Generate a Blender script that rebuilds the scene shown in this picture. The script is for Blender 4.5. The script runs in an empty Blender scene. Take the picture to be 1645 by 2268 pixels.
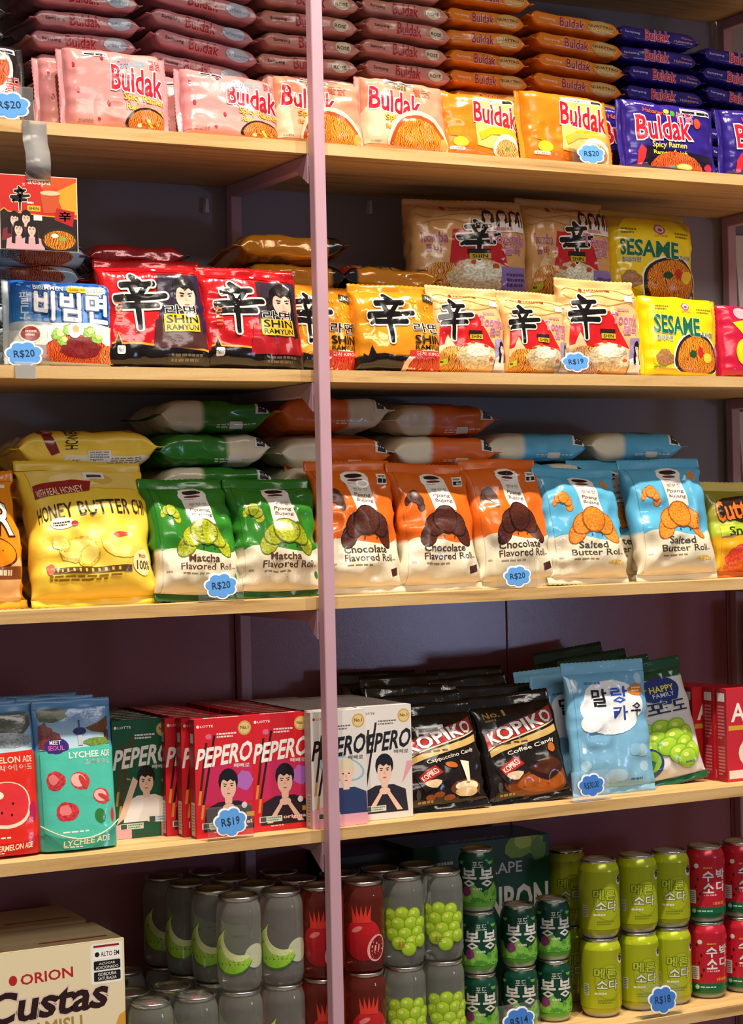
import bpy, math, random
import numpy as np
from mathutils import Vector, Matrix
from mathutils.geometry import tessellate_polygon

# ------------------------------------------------------------------ scene, camera, world, lights, exposure
scene = bpy.context.scene
COL = scene.collection
R = math.radians

def lin(c):
    """'#rrggbb' -> linear rgb"""
    if isinstance(c, str):
        c = c.lstrip('#')
        c = [int(c[i:i + 2], 16) / 255 for i in (0, 2, 4)]
    return tuple(((x / 12.92) if x <= 0.04045 else ((x + 0.055) / 1.055) ** 2.4) for x in c[:3])

# metres; Z = 0 is the floor, X runs along the shelves, Y runs into them (0 = front edge of the boards)
SHELF_Z = [2.2825, 1.9008, 1.5462, 1.1921, 0.8309, 0.4509]      # top faces of the boards, top one first
BOARD_T = 0.0185
DEPTH = 0.302
TUBE = 0.0197
BAY = 1.0485
WALL_Y = DEPTH + TUBE

cam_d = bpy.data.cameras.new('camera')
cam = bpy.data.objects.new('camera', cam_d)
COL.objects.link(cam)
cam_d.sensor_fit = 'HORIZONTAL'
cam_d.sensor_width = 36.0
cam_d.lens = 4322.8 / 1645.0 * 36.0
cam_d.clip_end = 50
_r = Vector((0.885562, -0.463996, -0.022074)); _u = Vector((0.019505, -0.010337, 0.999756)); _f = Vector((0.464111, 0.885777, 0.000104))
cam.matrix_world = Matrix(((_r.x, _u.x, -_f.x, -1.34147), (_r.y, _u.y, -_f.y, -2.72601), (_r.z, _u.z, -_f.z, 1.32305), (0, 0, 0, 1)))
scene.camera = cam

world = bpy.data.worlds.new('World')
scene.world = world
world.use_nodes = True
world.node_tree.nodes['Background'].inputs[0].default_value = (1.0, 0.93, 0.90, 1)
world.node_tree.nodes['Background'].inputs[1].default_value = 0.14

def spot(name, loc, aim, watts, size_deg, blend, col, radius):
    d = bpy.data.lights.new(name, 'SPOT')
    d.energy = watts; d.spot_size = R(size_deg); d.spot_blend = blend; d.color = col; d.shadow_soft_size = radius
    o = bpy.data.objects.new(name, d); COL.objects.link(o)
    o.location = loc
    o.rotation_euler = (Vector(aim) - Vector(loc)).to_track_quat('-Z', 'Y').to_euler()
    return o

def area(name, loc, aim, watts, sx, sy, col):
    d = bpy.data.lights.new(name, 'AREA')
    d.shape = 'RECTANGLE'; d.size = sx; d.size_y = sy; d.energy = watts; d.color = col
    o = bpy.data.objects.new(name, d); COL.objects.link(o)
    o.location = loc
    o.rotation_euler = (Vector(aim) - Vector(loc)).to_track_quat('-Z', 'Y').to_euler()
    return o

WARM = (1.0, 0.86, 0.70)
# ceiling track spots over the aisle, a row of ceiling panels farther back, an unseen bluish light added for the glow on the back panels
for i, sx in enumerate((-0.7, 0.2, 1.1)):
    spot('track_spot', (sx, -0.95, 3.95), (sx + 0.05, 0.0, 1.2), 268, 80, 0.5, WARM, 0.03)
area('ceiling_panels', (0.2, -3.1, 3.3), (0.2, 0, 1.0), 43, 3.0, 0.6, (1.0, 0.90, 0.80))
area('unseen_blue_light', (2.3, -3.0, 0.93), (0.3, 0.3, 1.05), 7, 0.4, 0.24, (0.50, 0.62, 1.0))

scene.view_settings.view_transform = 'Standard'
scene.view_settings.look = 'None'
scene.view_settings.gamma = 1.0
scene.view_settings.use_curve_mapping = False
scene.view_settings.exposure = 0.0

# ------------------------------------------------------------------ materials
MATS = {}
def nodes_of(name):
    m = bpy.data.materials.new(name); m.use_nodes = True
    nt = m.node_tree
    return m, nt, nt.nodes, nt.links, nt.nodes['Principled BSDF']

def _bump(nt, scale, strength, dist=0.001, detail=3.0, coord='Object'):
    tc = nt.nodes.new('ShaderNodeTexCoord'); n = nt.nodes.new('ShaderNodeTexNoise'); b = nt.nodes.new('ShaderNodeBump')
    n.inputs['Scale'].default_value = scale; n.inputs['Detail'].default_value = detail
    b.inputs['Strength'].default_value = strength; b.inputs['Distance'].default_value = dist
    nt.links.new(tc.outputs[coord], n.inputs['Vector']); nt.links.new(n.outputs['Fac'], b.inputs['Height'])
    return b.outputs['Normal']

def film(name, rough, bump=0.35, spec=0.5, metal=0.0, pattern=None, coat=0.0, scale=90):
    """printed film or card: colour from the mesh attribute, broken up by a procedural pattern"""
    m, nt, N, Lk, p = nodes_of(name)
    at = N.new('ShaderNodeAttribute'); at.attribute_name = 'Col'
    p.inputs['Roughness'].default_value = rough; p.inputs['Specular IOR Level'].default_value = spec
    p.inputs['Metallic'].default_value = metal; p.inputs['Coat Weight'].default_value = coat; p.inputs['Coat Roughness'].default_value = 0.12
    col = at.outputs['Color']
    if pattern:
        uv = N.new('ShaderNodeUVMap'); uv.uv_map = 'UV'
        ramp = N.new('ShaderNodeValToRGB'); mul = N.new('ShaderNodeMix'); mul.data_type = 'RGBA'; mul.blend_type = 'MULTIPLY'
        mul.inputs['Factor'].default_value = 1.0
        e = ramp.color_ramp.elements
        if pattern == 'noodle':
            t = N.new('ShaderNodeTexWave'); t.inputs['Scale'].default_value = 95.0; t.inputs['Distortion'].default_value = 14.0
            t.inputs['Detail'].default_value = 2.5; t.inputs['Detail Scale'].default_value = 0.9
            e[0].position = 0.08; e[0].color = (0.28, 0.14, 0.08, 1); e[1].position = 0.8; e[1].color = (1.25, 1.3, 1.35, 1)
            src = t.outputs['Fac']
        else:
            t = N.new('ShaderNodeTexNoise'); t.inputs['Scale'].default_value = 260.0; t.inputs['Detail'].default_value = 4.0
            e[0].position = 0.36; e[0].color = (0.62, 0.58, 0.55, 1); e[1].position = 0.62; e[1].color = (1.2, 1.2, 1.2, 1)
            src = t.outputs['Fac']
        Lk.new(uv.outputs['UV'], t.inputs['Vector']); Lk.new(src, ramp.inputs['Fac'])
        Lk.new(col, mul.inputs['A']); Lk.new(ramp.outputs['Color'], mul.inputs['B'])
        col = mul.outputs['Result']
    Lk.new(col, p.inputs['Base Color'])
    if bump:
        Lk.new(_bump(nt, scale, bump), p.inputs['Normal'])
    MATS[name] = m
    return m

film('gloss_film', 0.2, 0.55, 0.6, scale=70)
film('soft_film', 0.34, 0.3, 0.5)
film('foil_film', 0.14, 0.9, 0.9, 0.15, scale=60)
film('gloss_ink', 0.17, 0.55, 0.6, scale=70)
film('noodle_ink', 0.25, 0.3, 0.5, pattern='noodle')
film('grain_ink', 0.28, 0.3, 0.5, pattern='grain')
film('card_ink', 0.36, 0.0, 0.45)
film('card_board', 0.42, 0.06, 0.4)
film('can_paint', 0.24, 0.0, 0.6, 0.25)
film('paper', 0.7, 0.05, 0.2)

def solid(name, col, rough, metal=0.0, spec=0.5, bump=0.0, scale=80, vary=0.0):
    m, nt, N, Lk, p = nodes_of(name)
    p.inputs['Base Color'].default_value = (*lin(col), 1); p.inputs['Roughness'].default_value = rough
    p.inputs['Metallic'].default_value = metal; p.inputs['Specular IOR Level'].default_value = spec
    if vary:
        tc = N.new('ShaderNodeTexCoord'); n = N.new('ShaderNodeTexNoise'); n.inputs['Scale'].default_value = 7; n.inputs['Detail'].default_value = 5
        r = N.new('ShaderNodeValToRGB'); c = lin(col)
        r.color_ramp.elements[0].position = .3; r.color_ramp.elements[1].position = .7
        r.color_ramp.elements[0].color = (*[x * (1 - vary) for x in c], 1); r.color_ramp.elements[1].color = (*[min(1, x * (1 + vary)) for x in c], 1)
        Lk.new(tc.outputs['Object'], n.inputs['Vector']); Lk.new(n.outputs['Fac'], r.inputs['Fac']); Lk.new(r.outputs['Color'], p.inputs['Base Color'])
    if bump:
        Lk.new(_bump(nt, scale, bump), p.inputs['Normal'])
    MATS[name] = m
    return m

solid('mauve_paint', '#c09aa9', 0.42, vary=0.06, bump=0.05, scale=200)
solid('aluminium', '#c9c9c6', 0.24, 1.0)
solid('dark_lid', '#6f6d70', 0.3, 1.0)
solid('red_tab', '#a3121c', 0.35, 0.4)
solid('dark_slot', '#18171a', 0.5)
solid('concrete_floor', '#77706a', 0.6, vary=0.15)
solid('cord', '#cfe0c6', 0.7)

def clear(name, col, rough, ior, body=False, haze=0.04):
    m, nt, N, Lk, p = nodes_of(name)
    if body:                                             # liquid-filled plastic
        p.inputs['Base Color'].default_value = (*col, 1); p.inputs['Roughness'].default_value = rough
        p.inputs['Transmission Weight'].default_value = 0.89; p.inputs['IOR'].default_value = ior
    else:                                                # thin clear sheet
        out = N['Material Output']; tr = N.new('ShaderNodeBsdfTransparent'); gl = N.new('ShaderNodeBsdfGlossy'); mx = N.new('ShaderNodeMixShader'); fr = N.new('ShaderNodeFresnel')
        df = N.new('ShaderNodeBsdfDiffuse'); df.inputs['Color'].default_value = (0.8, 0.8, 0.8, 1); m2 = N.new('ShaderNodeMixShader'); m2.inputs[0].default_value = haze
        tr.inputs['Color'].default_value = (*col, 1); gl.inputs['Roughness'].default_value = rough; fr.inputs['IOR'].default_value = ior
        Lk.new(fr.outputs[0], mx.inputs[0]); Lk.new(tr.outputs[0], m2.inputs[1]); Lk.new(df.outputs[0], m2.inputs[2])
        Lk.new(m2.outputs[0], mx.inputs[1]); Lk.new(gl.outputs[0], mx.inputs[2]); Lk.new(mx.outputs[0], out.inputs['Surface'])
    MATS[name] = m
    return m
clear('clear_sheet', (0.95, 0.96, 0.95), 0.12, 1.18, haze=0.05)
clear('clear_strip', (0.97, 0.97, 0.96), 0.10, 1.5, haze=0.3)
clear('clear_drink', (0.86, 0.88, 0.82), 0.02, 1.34, True)
clear('red_drink', (0.72, 0.13, 0.09), 0.02, 1.34, True)

def wood(name, c0, c1, c2):
    m, nt, N, Lk, p = nodes_of(name)
    tc = N.new('ShaderNodeTexCoord'); mp = N.new('ShaderNodeMapping'); mp.inputs['Scale'].default_value = (1.1, 14, 16)
    n = N.new('ShaderNodeTexNoise'); n.inputs['Scale'].default_value = 3.2; n.inputs['Detail'].default_value = 6; n.inputs['Distortion'].default_value = 0.8
    n2 = N.new('ShaderNodeTexNoise'); n2.inputs['Scale'].default_value = 160; n2.inputs['Detail'].default_value = 2
    r = N.new('ShaderNodeValToRGB'); e = r.color_ramp.elements
    e[0].position = .28; e[0].color = (*lin(c0), 1); e[1].position = .74; e[1].color = (*lin(c2), 1)
    k = e.new(.45); k.color = (*lin(c1), 1)
    mx = N.new('ShaderNodeMix'); mx.data_type = 'RGBA'; mx.blend_type = 'MULTIPLY'; mx.inputs['Factor'].default_value = .35
    Lk.new(tc.outputs['Object'], mp.inputs['Vector']); Lk.new(mp.outputs[0], n.inputs['Vector']); Lk.new(n.outputs['Fac'], r.inputs['Fac'])
    Lk.new(mp.outputs[0], n2.inputs['Vector']); Lk.new(r.outputs['Color'], mx.inputs['A']); Lk.new(n2.outputs['Fac'], mx.inputs['B'])
    Lk.new(mx.outputs['Result'], p.inputs['Base Color']); p.inputs['Roughness'].default_value = 0.55
    b = N.new('ShaderNodeBump'); b.inputs['Strength'].default_value = .15; b.inputs['Distance'].default_value = .001
    Lk.new(n2.outputs['Fac'], b.inputs['Height']); Lk.new(b.outputs['Normal'], p.inputs['Normal'])
    MATS[name] = m
wood('pine', '#b68a4e', '#dfb675', '#ecca92')

# ------------------------------------------------------------------ objects
def mesh_obj(name, verts, faces, mats, parent=None, cols=None, smooth=True, normals=None, uvs=None, midx=None):
    """one mesh object; cols / uvs / normals are per vertex"""
    me = bpy.data.meshes.new(name)
    vv = np.asarray(verts, np.float32)
    if isinstance(faces, np.ndarray):
        nf, k = faces.shape
        me.vertices.add(len(vv)); me.vertices.foreach_set('co', vv.ravel())
        me.loops.add(nf * k); me.loops.foreach_set('vertex_index', faces.astype(np.int32).ravel())
        me.polygons.add(nf); me.polygons.foreach_set('loop_start', np.arange(nf, dtype=np.int32) * k)
        me.update(calc_edges=True)
    else:
        me.from_pydata(vv.tolist(), [], [tuple(f) for f in faces])
    for m in (mats if isinstance(mats, (list, tuple)) else [mats]):
        me.materials.append(MATS[m])
    if cols is not None:
        a = me.color_attributes.new('Col', 'FLOAT_COLOR', 'POINT')
        c = np.ones((len(verts), 4), np.float32); c[:, :3] = cols
        a.data.foreach_set('color', c.ravel())
    li = np.empty(len(me.loops), np.int32); me.loops.foreach_get('vertex_index', li)
    if uvs is not None:
        u = me.uv_layers.new(name='UV')
        u.data.foreach_set('uv', np.asarray(uvs, np.float32)[li].ravel())
    if midx is not None:
        me.polygons.foreach_set('material_index', np.asarray(midx, np.int32))
    me.polygons.foreach_set('use_smooth', np.full(len(me.polygons), bool(smooth)))
    me.update()
    if normals is not None:
        me.normals_split_custom_set_from_vertices(np.asarray(normals, np.float32).tolist())
    o = bpy.data.objects.new(name, me)
    COL.objects.link(o)
    if parent: o.parent = parent
    return o

USED = {}
def thing(name, label, cat, loc=(0, 0, 0), rot=(0, 0, 0), group=None):
    o = bpy.data.objects.new(name, None); COL.objects.link(o)
    o.empty_display_size = 0.02
    o.location = loc; o.rotation_euler = rot
    tag(o, label, cat, group)
    return o

def tag(o, label, cat=None, group=None, kind=None):
    o['label'] = label
    if cat: o['category'] = cat
    if group: o['group'] = group
    if kind: o['kind'] = kind
    return o

def copy_tree(o, parent=None):
    c = o.copy(); COL.objects.link(c); c.parent = parent
    for ch in list(o.children):
        copy_tree(ch, c)
    return c

def box_geo(x0, x1, y0, y1, z0, z1, bev=0.0):
    """box with chamfered edges"""
    b = min(bev, (x1 - x0) / 3, (y1 - y0) / 3, (z1 - z0) / 3)
    if b <= 0:
        v = [(x, y, z) for z in (z0, z1) for y in (y0, y1) for x in (x0, x1)]
        return v, [(0, 2, 3, 1), (4, 5, 7, 6), (0, 1, 5, 4), (2, 6, 7, 3), (0, 4, 6, 2), (1, 3, 7, 5)]
    c = [(x0, x1), (y0, y1), (z0, z1)]
    v, idx = [], {}
    for sx in (0, 1):
        for sy in (0, 1):
            for sz in (0, 1):
                P = [c[0][sx], c[1][sy], c[2][sz]]
                for ax in range(3):                      # vertex on the face normal to ax
                    q = list(P)
                    for k in range(3):
                        if k != ax: q[k] += b * (1 if (sx, sy, sz)[k] == 0 else -1)
                    idx[(sx, sy, sz, ax)] = len(v); v.append(tuple(q))
    f = []
    def order(l):
        pts = [Vector(v[i]) for i in l]; ce = sum(pts, Vector()) / len(pts)
        n = ce - Vector(((x0 + x1) / 2, (y0 + y1) / 2, (z0 + z1) / 2)); n.normalize()
        a = (pts[0] - ce).normalized(); a = (a - n * a.dot(n)).normalized(); bb = n.cross(a)
        return tuple(i for _, i in sorted(zip([math.atan2((p - ce).dot(bb), (p - ce).dot(a)) for p in pts], l)))
    for ax in range(3):
        for s in (0, 1):
            f.append(order([idx[k] for k in idx if k[3] == ax and k[ax] == s]))
    for a1 in range(3):
        for a2 in range(a1 + 1, 3):
            a3 = 3 - a1 - a2
            for s1 in (0, 1):
                for s2 in (0, 1):
                    f.append(order([idx[k] for k in idx if k[a1] == s1 and k[a2] == s2 and k[3] in (a1, a2)]))
    for sx in (0, 1):
        for sy in (0, 1):
            for sz in (0, 1):
                f.append(order([idx[(sx, sy, sz, a)] for a in range(3)]))
    return v, f

def box(name, x0, x1, y0, y1, z0, z1, mat, parent=None, bev=0.0, col=None):
    v, f = box_geo(x0, x1, y0, y1, z0, z1, bev)
    return mesh_obj(name, v, f, mat, parent, smooth=False, cols=None if col is None else np.tile(lin(col), (len(v), 1)))

# ------------------------------------------------------------------ noise
_rng = np.random.default_rng(7)
_LAT = _rng.random((32, 32, 32))
def noise3(p):
    p = np.asarray(p, float); i = np.floor(p).astype(int); f = p - i; f = f * f * (3 - 2 * f)
    o = 0.0
    for dx in (0, 1):
        for dy in (0, 1):
            for dz in (0, 1):
                w = (f[..., 0] if dx else 1 - f[..., 0]) * (f[..., 1] if dy else 1 - f[..., 1]) * (f[..., 2] if dz else 1 - f[..., 2])
                o = o + w * _LAT[(i[..., 0] + dx) % 32, (i[..., 1] + dy) % 32, (i[..., 2] + dz) % 32]
    return o

# ------------------------------------------------------------------ flat print: layers of coloured shapes laid onto a surface
_TXT = {}
def text_tris(s, off=0.0):
    k = (s, round(off, 4))
    if k in _TXT: return _TXT[k]
    cu = bpy.data.curves.new('t', 'FONT'); cu.body = s; cu.size = 1.0; cu.offset = off; cu.resolution_u = 1 if max(map(ord, s)) > 0x2e80 else 2
    cu.align_x = 'LEFT'
    ob = bpy.data.objects.new('t', cu)
    me = ob.to_mesh(); me.calc_loop_triangles()
    co = np.empty(len(me.vertices) * 3); me.vertices.foreach_get('co', co); co = co.reshape(-1, 3)[:, :2]
    ti = np.empty(len(me.loop_triangles) * 3, np.int32); me.loop_triangles.foreach_get('vertices', ti)
    t = co[ti].reshape(-1, 3, 2)
    ob.to_mesh_clear(); bpy.data.objects.remove(ob); bpy.data.curves.remove(cu)
    _TXT[k] = t
    return t

INK = {'ink': 0, 'noodle': 1, 'grain': 2}
class Art:
    """print of one face, in fractions of the face (0..1, x right, y up); w, h = size in metres"""
    def __init__(s, w, h, kind='gloss'):
        s.w, s.h, s.L, s.kind = w, h, [], kind
    def add(s, tris, col, m='ink'):
        tris = np.asarray(tris, float)
        if not len(tris): return s
        lo = tris.min((0, 1)); hi = tris.max((0, 1))
        if isinstance(col, tuple) and len(col) == 2:
            c0, c1 = np.array(lin(col[0])), np.array(lin(col[1]))
            k = ((tris[..., 1] - lo[1]) / max(hi[1] - lo[1], 1e-6))[..., None]
            c = c0 * (1 - k) + c1 * k
        else:
            c = np.broadcast_to(np.array(lin(col)), tris.shape[:2] + (3,))
        order = 0
        for (l, h_, o, *_r) in s.L:
            if np.all(lo < h_) and np.all(l < hi): order = max(order, o + 1)
        s.L.append((lo, hi, order, tris, c, INK[m]))
        return s
    def poly(s, pts, col, m='ink'):
        t = tessellate_polygon([[Vector((a, b, 0)) for a, b in pts]])
        P = np.array(pts, float)
        return s.add(P[np.array(t)], col, m)
    def rect(s, x0, y0, x1, y1, col, m='ink', rot=0, r=0.0):
        if r:
            rx, ry = r / s.w, r / s.h; pts = []
            for cx, cy, a0 in ((x1 - rx, y1 - ry, 0), (x0 + rx, y1 - ry, 90), (x0 + rx, y0 + ry, 180), (x1 - rx, y0 + ry, 270)):
                for a in (0, 30, 60, 90): pts.append((cx + rx * math.cos(R(a0 + a)), cy + ry * math.sin(R(a0 + a))))
        else:
            pts = [(x0, y0), (x1, y0), (x1, y1), (x0, y1)]
        return s.poly(s._rot(pts, rot), col, m)
    def _rot(s, pts, rot, c=None):
        if not rot: return pts
        P = np.array(pts, float); c = P.mean(0) if c is None else np.array(c)
        q = (P - c) * (s.w, s.h); a = R(rot)
        q = q @ np.array(((math.cos(a), math.sin(a)), (-math.sin(a), math.cos(a))))
        return [tuple(z) for z in q / (s.w, s.h) + c]
    def ell(s, cx, cy, rx, ry, col, m='ink', rot=0, n=20, rough=0.0, a0=0, a1=360):
        """ellipse; rx, ry in fractions of the width (ry is measured in widths too)"""
        rg = random.Random(int(cx * 977 + cy * 7919 + rx * 4001)); pts = []
        for i in range(n):
            a = R(a0 + (a1 - a0) * i / (n if a1 - a0 == 360 else n - 1)); k = 1 + rough * rg.uniform(-1, 1)
            pts.append((cx + rx * k * math.cos(a), cy + ry * k * math.sin(a) * s.w / s.h))
        return s.poly(s._rot(pts, rot, (cx, cy)), col, m)
    def t(s, txt, x0, y0, x1, y1, col, out=None, bold=0.0, rot=0, sh=0.0, arc=0.0):
        cjk = any(ord(ch) > 0x2e80 for ch in txt)
        b0 = 0.0 if cjk else bold * .62
        base = text_tris(txt, b0)
        if not len(base): return s
        lo = base.min((0, 1)) - (bold if cjk else 0); hi = base.max((0, 1)) + (bold if cjk else 0)
        def fit(t):
            q = (t - lo) / np.maximum(hi - lo, 1e-6)
            q = q * (x1 - x0, y1 - y0) + (x0, y0)
            c = np.array(((x0 + x1) / 2, (y0 + y1) / 2)); d = (q - c) * (s.w, s.h)
            d[..., 0] += sh * d[..., 1]
            if arc: d[..., 1] -= arc * d[..., 0] ** 2
            a = R(rot); d = d @ np.array(((math.cos(a), math.sin(a)), (-math.sin(a), math.cos(a))))
            return d / (s.w, s.h) + c
        def spread_(r, n):                              # strokes thickened by shifted copies (safe for dense glyphs)
            return np.concatenate([base + (r * math.cos(6.2832 * i / n + .4), r * math.sin(6.2832 * i / n + .4)) for i in range(n)])
        small = (y1 - y0) * s.h < .009
        if cjk:
            if out: s.add(fit(spread_(bold + out[1], 4 if small else 8)), out[0])
            return s.add(fit(base if not bold or small else np.concatenate([spread_(bold, 6), base])), col)
        if out:
            s.add(fit(text_tris(txt, b0 + out[1] * .62)), out[0])
        return s.add(fit(base), col)
    def lines(s, x0, y0, x1, y1, n, col, seed=1, fill=0.55):
        """small print too fine to read"""
        rg = random.Random(seed); hh = (y1 - y0) / n
        for i in range(n):
            y = y1 - (i + 0.75) * hh; x = x0
            e = x1 if i < n - 1 else x0 + (x1 - x0) * rg.uniform(.5, .9)
            while x < e:
                d = min(rg.uniform(.05, .14) * (x1 - x0) * 1.2, e - x)
                s.rect(x, y, x + d, y + hh * fill, col); x += d + (x1 - x0) * .03
        return s
    def bust(s, cx, cy, k, hair, skin, shirt, long=False, hands=False):
        """printed portrait: shoulders, neck, face, hair; k = head width in fractions of the width"""
        A = s.w / s.h
        P = lambda a, b: (cx + a * k, cy + b * k * A)
        s.poly([P(-1.45, -2.3), P(1.45, -2.3), P(1.3, -1.1), P(.55, -.78), P(-.55, -.78), P(-1.3, -1.1)], shirt)
        s.ell(*P(0, .28), .56 * k, .66 * k, hair)
        if long:
            s.poly([P(-.66, .3), P(-.8, -1.5), P(-.4, -1.6), P(-.3, 0)], hair); s.poly([P(.66, .3), P(.3, 0), P(.4, -1.6), P(.8, -1.5)], hair)
        s.poly([P(-.2, -.9), P(.2, -.9), P(.22, -.4), P(-.22, -.4)], skin)
        s.ell(*P(0, -.05), .44 * k, .64 * k, skin)
        s.poly([P(-.52, .02), P(-.50, .62), P(0, .92), P(.50, .62), P(.52, .02), P(.42, .34), P(.30, .22), P(.12, .36), P(-.06, .24), P(-.26, .38), P(-.42, .26)], hair)
        for sx in (-1, 1): s.poly([P(sx * .08, .13), P(sx * .29, .17), P(sx * .29, .12), P(sx * .08, .09)], hair)
        for sx in (-1, 1):
            s.ell(*P(sx * .19, .02), .075 * k, .035 * k, '#2a1c1c', n=8)
        s.ell(*P(0, -.38), .12 * k, .04 * k, '#b45a58', n=8)
        s.poly([P(-.03, -.04), P(.03, -.04), P(.07, -.2), P(-.07, -.2)], '#d9a58e')
        if hands:
            s.poly([P(-1.1, -2.2), P(-.75, -2.2), P(-.1, -1.2), P(-.2, -1.0)], skin); s.poly([P(1.1, -2.2), P(.75, -2.2), P(.1, -1.2), P(.2, -1.0)], skin)
            s.ell(*P(0, -1.1), .34 * k, .2 * k, skin)
        return s
    def grapes(s, cx, cy, r, spots, c0='#7ea71c', c1='#bfdc3e'):
        A = s.w / s.h
        for a, b in spots:
            s.ell(cx + a * r, cy + b * r * A, r * 1.06, r * 1.06, c0, n=14)
            s.ell(cx + a * r, cy + b * r * A, r * .92, r * .92, (c0, c1), n=14)
            s.ell(cx + (a - .25) * r, cy + (b + .3) * r * A, r * .3, r * .26, '#d7ea74', n=8)
        return s
    def bowl(s, cx, cy, r, noodle, rim='#231a18', ry=.72, toppings=True, seed=3):
        A = s.w / s.h; rg = random.Random(seed)
        s.ell(cx, cy, r, r * ry, rim, n=26); s.ell(cx, cy + .03 * r * A, r * .88, r * ry * .86, noodle, 'noodle', n=26)
        if toppings:
            for i in range(9):
                a = rg.uniform(0, 6.28); d = rg.uniform(0, .5) * r
                s.ell(cx + d * math.cos(a), cy + d * .6 * math.sin(a) * A + .05 * r * A, r * rg.uniform(.05, .13), r * rg.uniform(.04, .1), rg.choice(['#5d8a2a', '#c9331b', '#f0e2b0', '#8fb53a', '#f4c542']), n=8, rough=.25, rot=rg.uniform(0, 180))
        return s
    def croissant(s, cx, cy, r, col, dark, rot=0):
        A = s.w / s.h; an = R(rot)
        for a, b, rx, ry, ro in ((-.78, -.52, .34, .55, -24), (.78, -.52, .34, .55, 24), (-.45, -.02, .42, .58, -30), (.45, -.02, .42, .58, 30), (0, .18, .5, .62, 0)):
            x = a * math.cos(an) - b * math.sin(an); y = a * math.sin(an) + b * math.cos(an)
            s.ell(cx + x * r, cy + y * r * A, rx * r * 1.07, ry * r * 1.07, dark, 'grain', rot=ro + rot, n=16)
            s.ell(cx + x * r, cy + y * r * A, rx * r * .96, ry * r * .96, col, 'grain', rot=ro + rot, n=16)
        return s
    def merged(s, hmax):
        """all layers -> vertices (fractions), colours, ink index, order; triangles split until no edge is longer than hmax metres"""
        V, C, M, O = [], [], [], []
        for (lo, hi, order, tris, c, m) in s.L:
            t, cc = tris, np.array(c)
            for _ in range(16):                          # bisect the longest edge of every triangle that is too large
                d = (((np.roll(t, -1, 1) - t) * (s.w, s.h)) ** 2).sum(-1)
                big = d.max(1) > hmax * hmax
                if not big.any(): break
                i = d[big].argmax(1); r = np.arange(len(i))
                a, ca = t[big], cc[big]
                p0, p1, p2 = a[r, i], a[r, (i + 1) % 3], a[r, (i + 2) % 3]; c0, c1, c2 = ca[r, i], ca[r, (i + 1) % 3], ca[r, (i + 2) % 3]
                pm, cm = (p0 + p1) / 2, (c0 + c1) / 2
                t = np.concatenate([t[~big], np.stack([p0, pm, p2], 1), np.stack([pm, p1, p2], 1)])
                cc = np.concatenate([cc[~big], np.stack([c0, cm, c2], 1), np.stack([cm, c1, c2], 1)])
            t = np.clip(t, 0.0, 1.0)                     # nothing is printed past the edge of the face
            V.append(t); C.append(cc); M.append(np.full(len(t), m)); O.append(np.full(len(t), order))
        if not V: return None
        return np.concatenate(V), np.concatenate(C), np.concatenate(M), np.concatenate(O)

_MERGED = {}
def welded(g):
    if g is None: return None
    V, C, M, O = g
    q = V.reshape(-1, 2); c = C.reshape(-1, 3); o = np.repeat(O, 3)
    ky = (np.round((q[:, 0] + .5) * 20000).astype(np.int64) * 50000 + np.round((q[:, 1] + .5) * 20000).astype(np.int64)) * 128 + o
    ky = ky * 1024 + (np.round(c.sum(1) * 300).astype(np.int64) & 1023)
    _, first, inv = np.unique(ky, return_index=True, return_inverse=True)
    F = inv.ravel().reshape(-1, 3)
    ok = (F[:, 0] != F[:, 1]) & (F[:, 1] != F[:, 2]) & (F[:, 0] != F[:, 2])
    return q[first], c[first], o[first], F[ok], M[ok]

def lay_print(name, art, surf, parent, hmax=0.006, lift=0.0004, step=0.00009, mats=('gloss_ink', 'noodle_ink', 'grain_ink')):
    """surf(fx, fy) -> positions (n,3), normals (n,3)"""
    k = (id(art), hmax)
    if k not in _MERGED: _MERGED[k] = (welded(art.merged(hmax)), art)
    g = _MERGED[k][0]
    if g is None: return None
    q, c, o, F, M = g
    F = F.copy()
    P, Nn = surf(q[:, 0], q[:, 1])
    P = P + Nn * (lift + step * o)[:, None]
    fn = np.cross(P[F[:, 1]] - P[F[:, 0]], P[F[:, 2]] - P[F[:, 0]])
    flip = (fn * Nn[F[:, 0]]).sum(1) < 0
    F[flip] = F[flip][:, ::-1]
    return mesh_obj(name, P, F, list(mats), parent, cols=c, normals=Nn, uvs=q * (art.w, art.h), midx=M)
# ------------------------------------------------------------------ package builders
def _ring(s):
    s = ((np.asarray(s, float) + 1) % 8) - 1
    qx = np.where(s < 1, s, np.where(s < 3, 1, np.where(s < 5, 4 - s, -1)))
    qy = np.where(s < 1, 1, np.where(s < 3, 2 - s, np.where(s < 5, -1, s - 6)))
    return qx, qy

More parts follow.
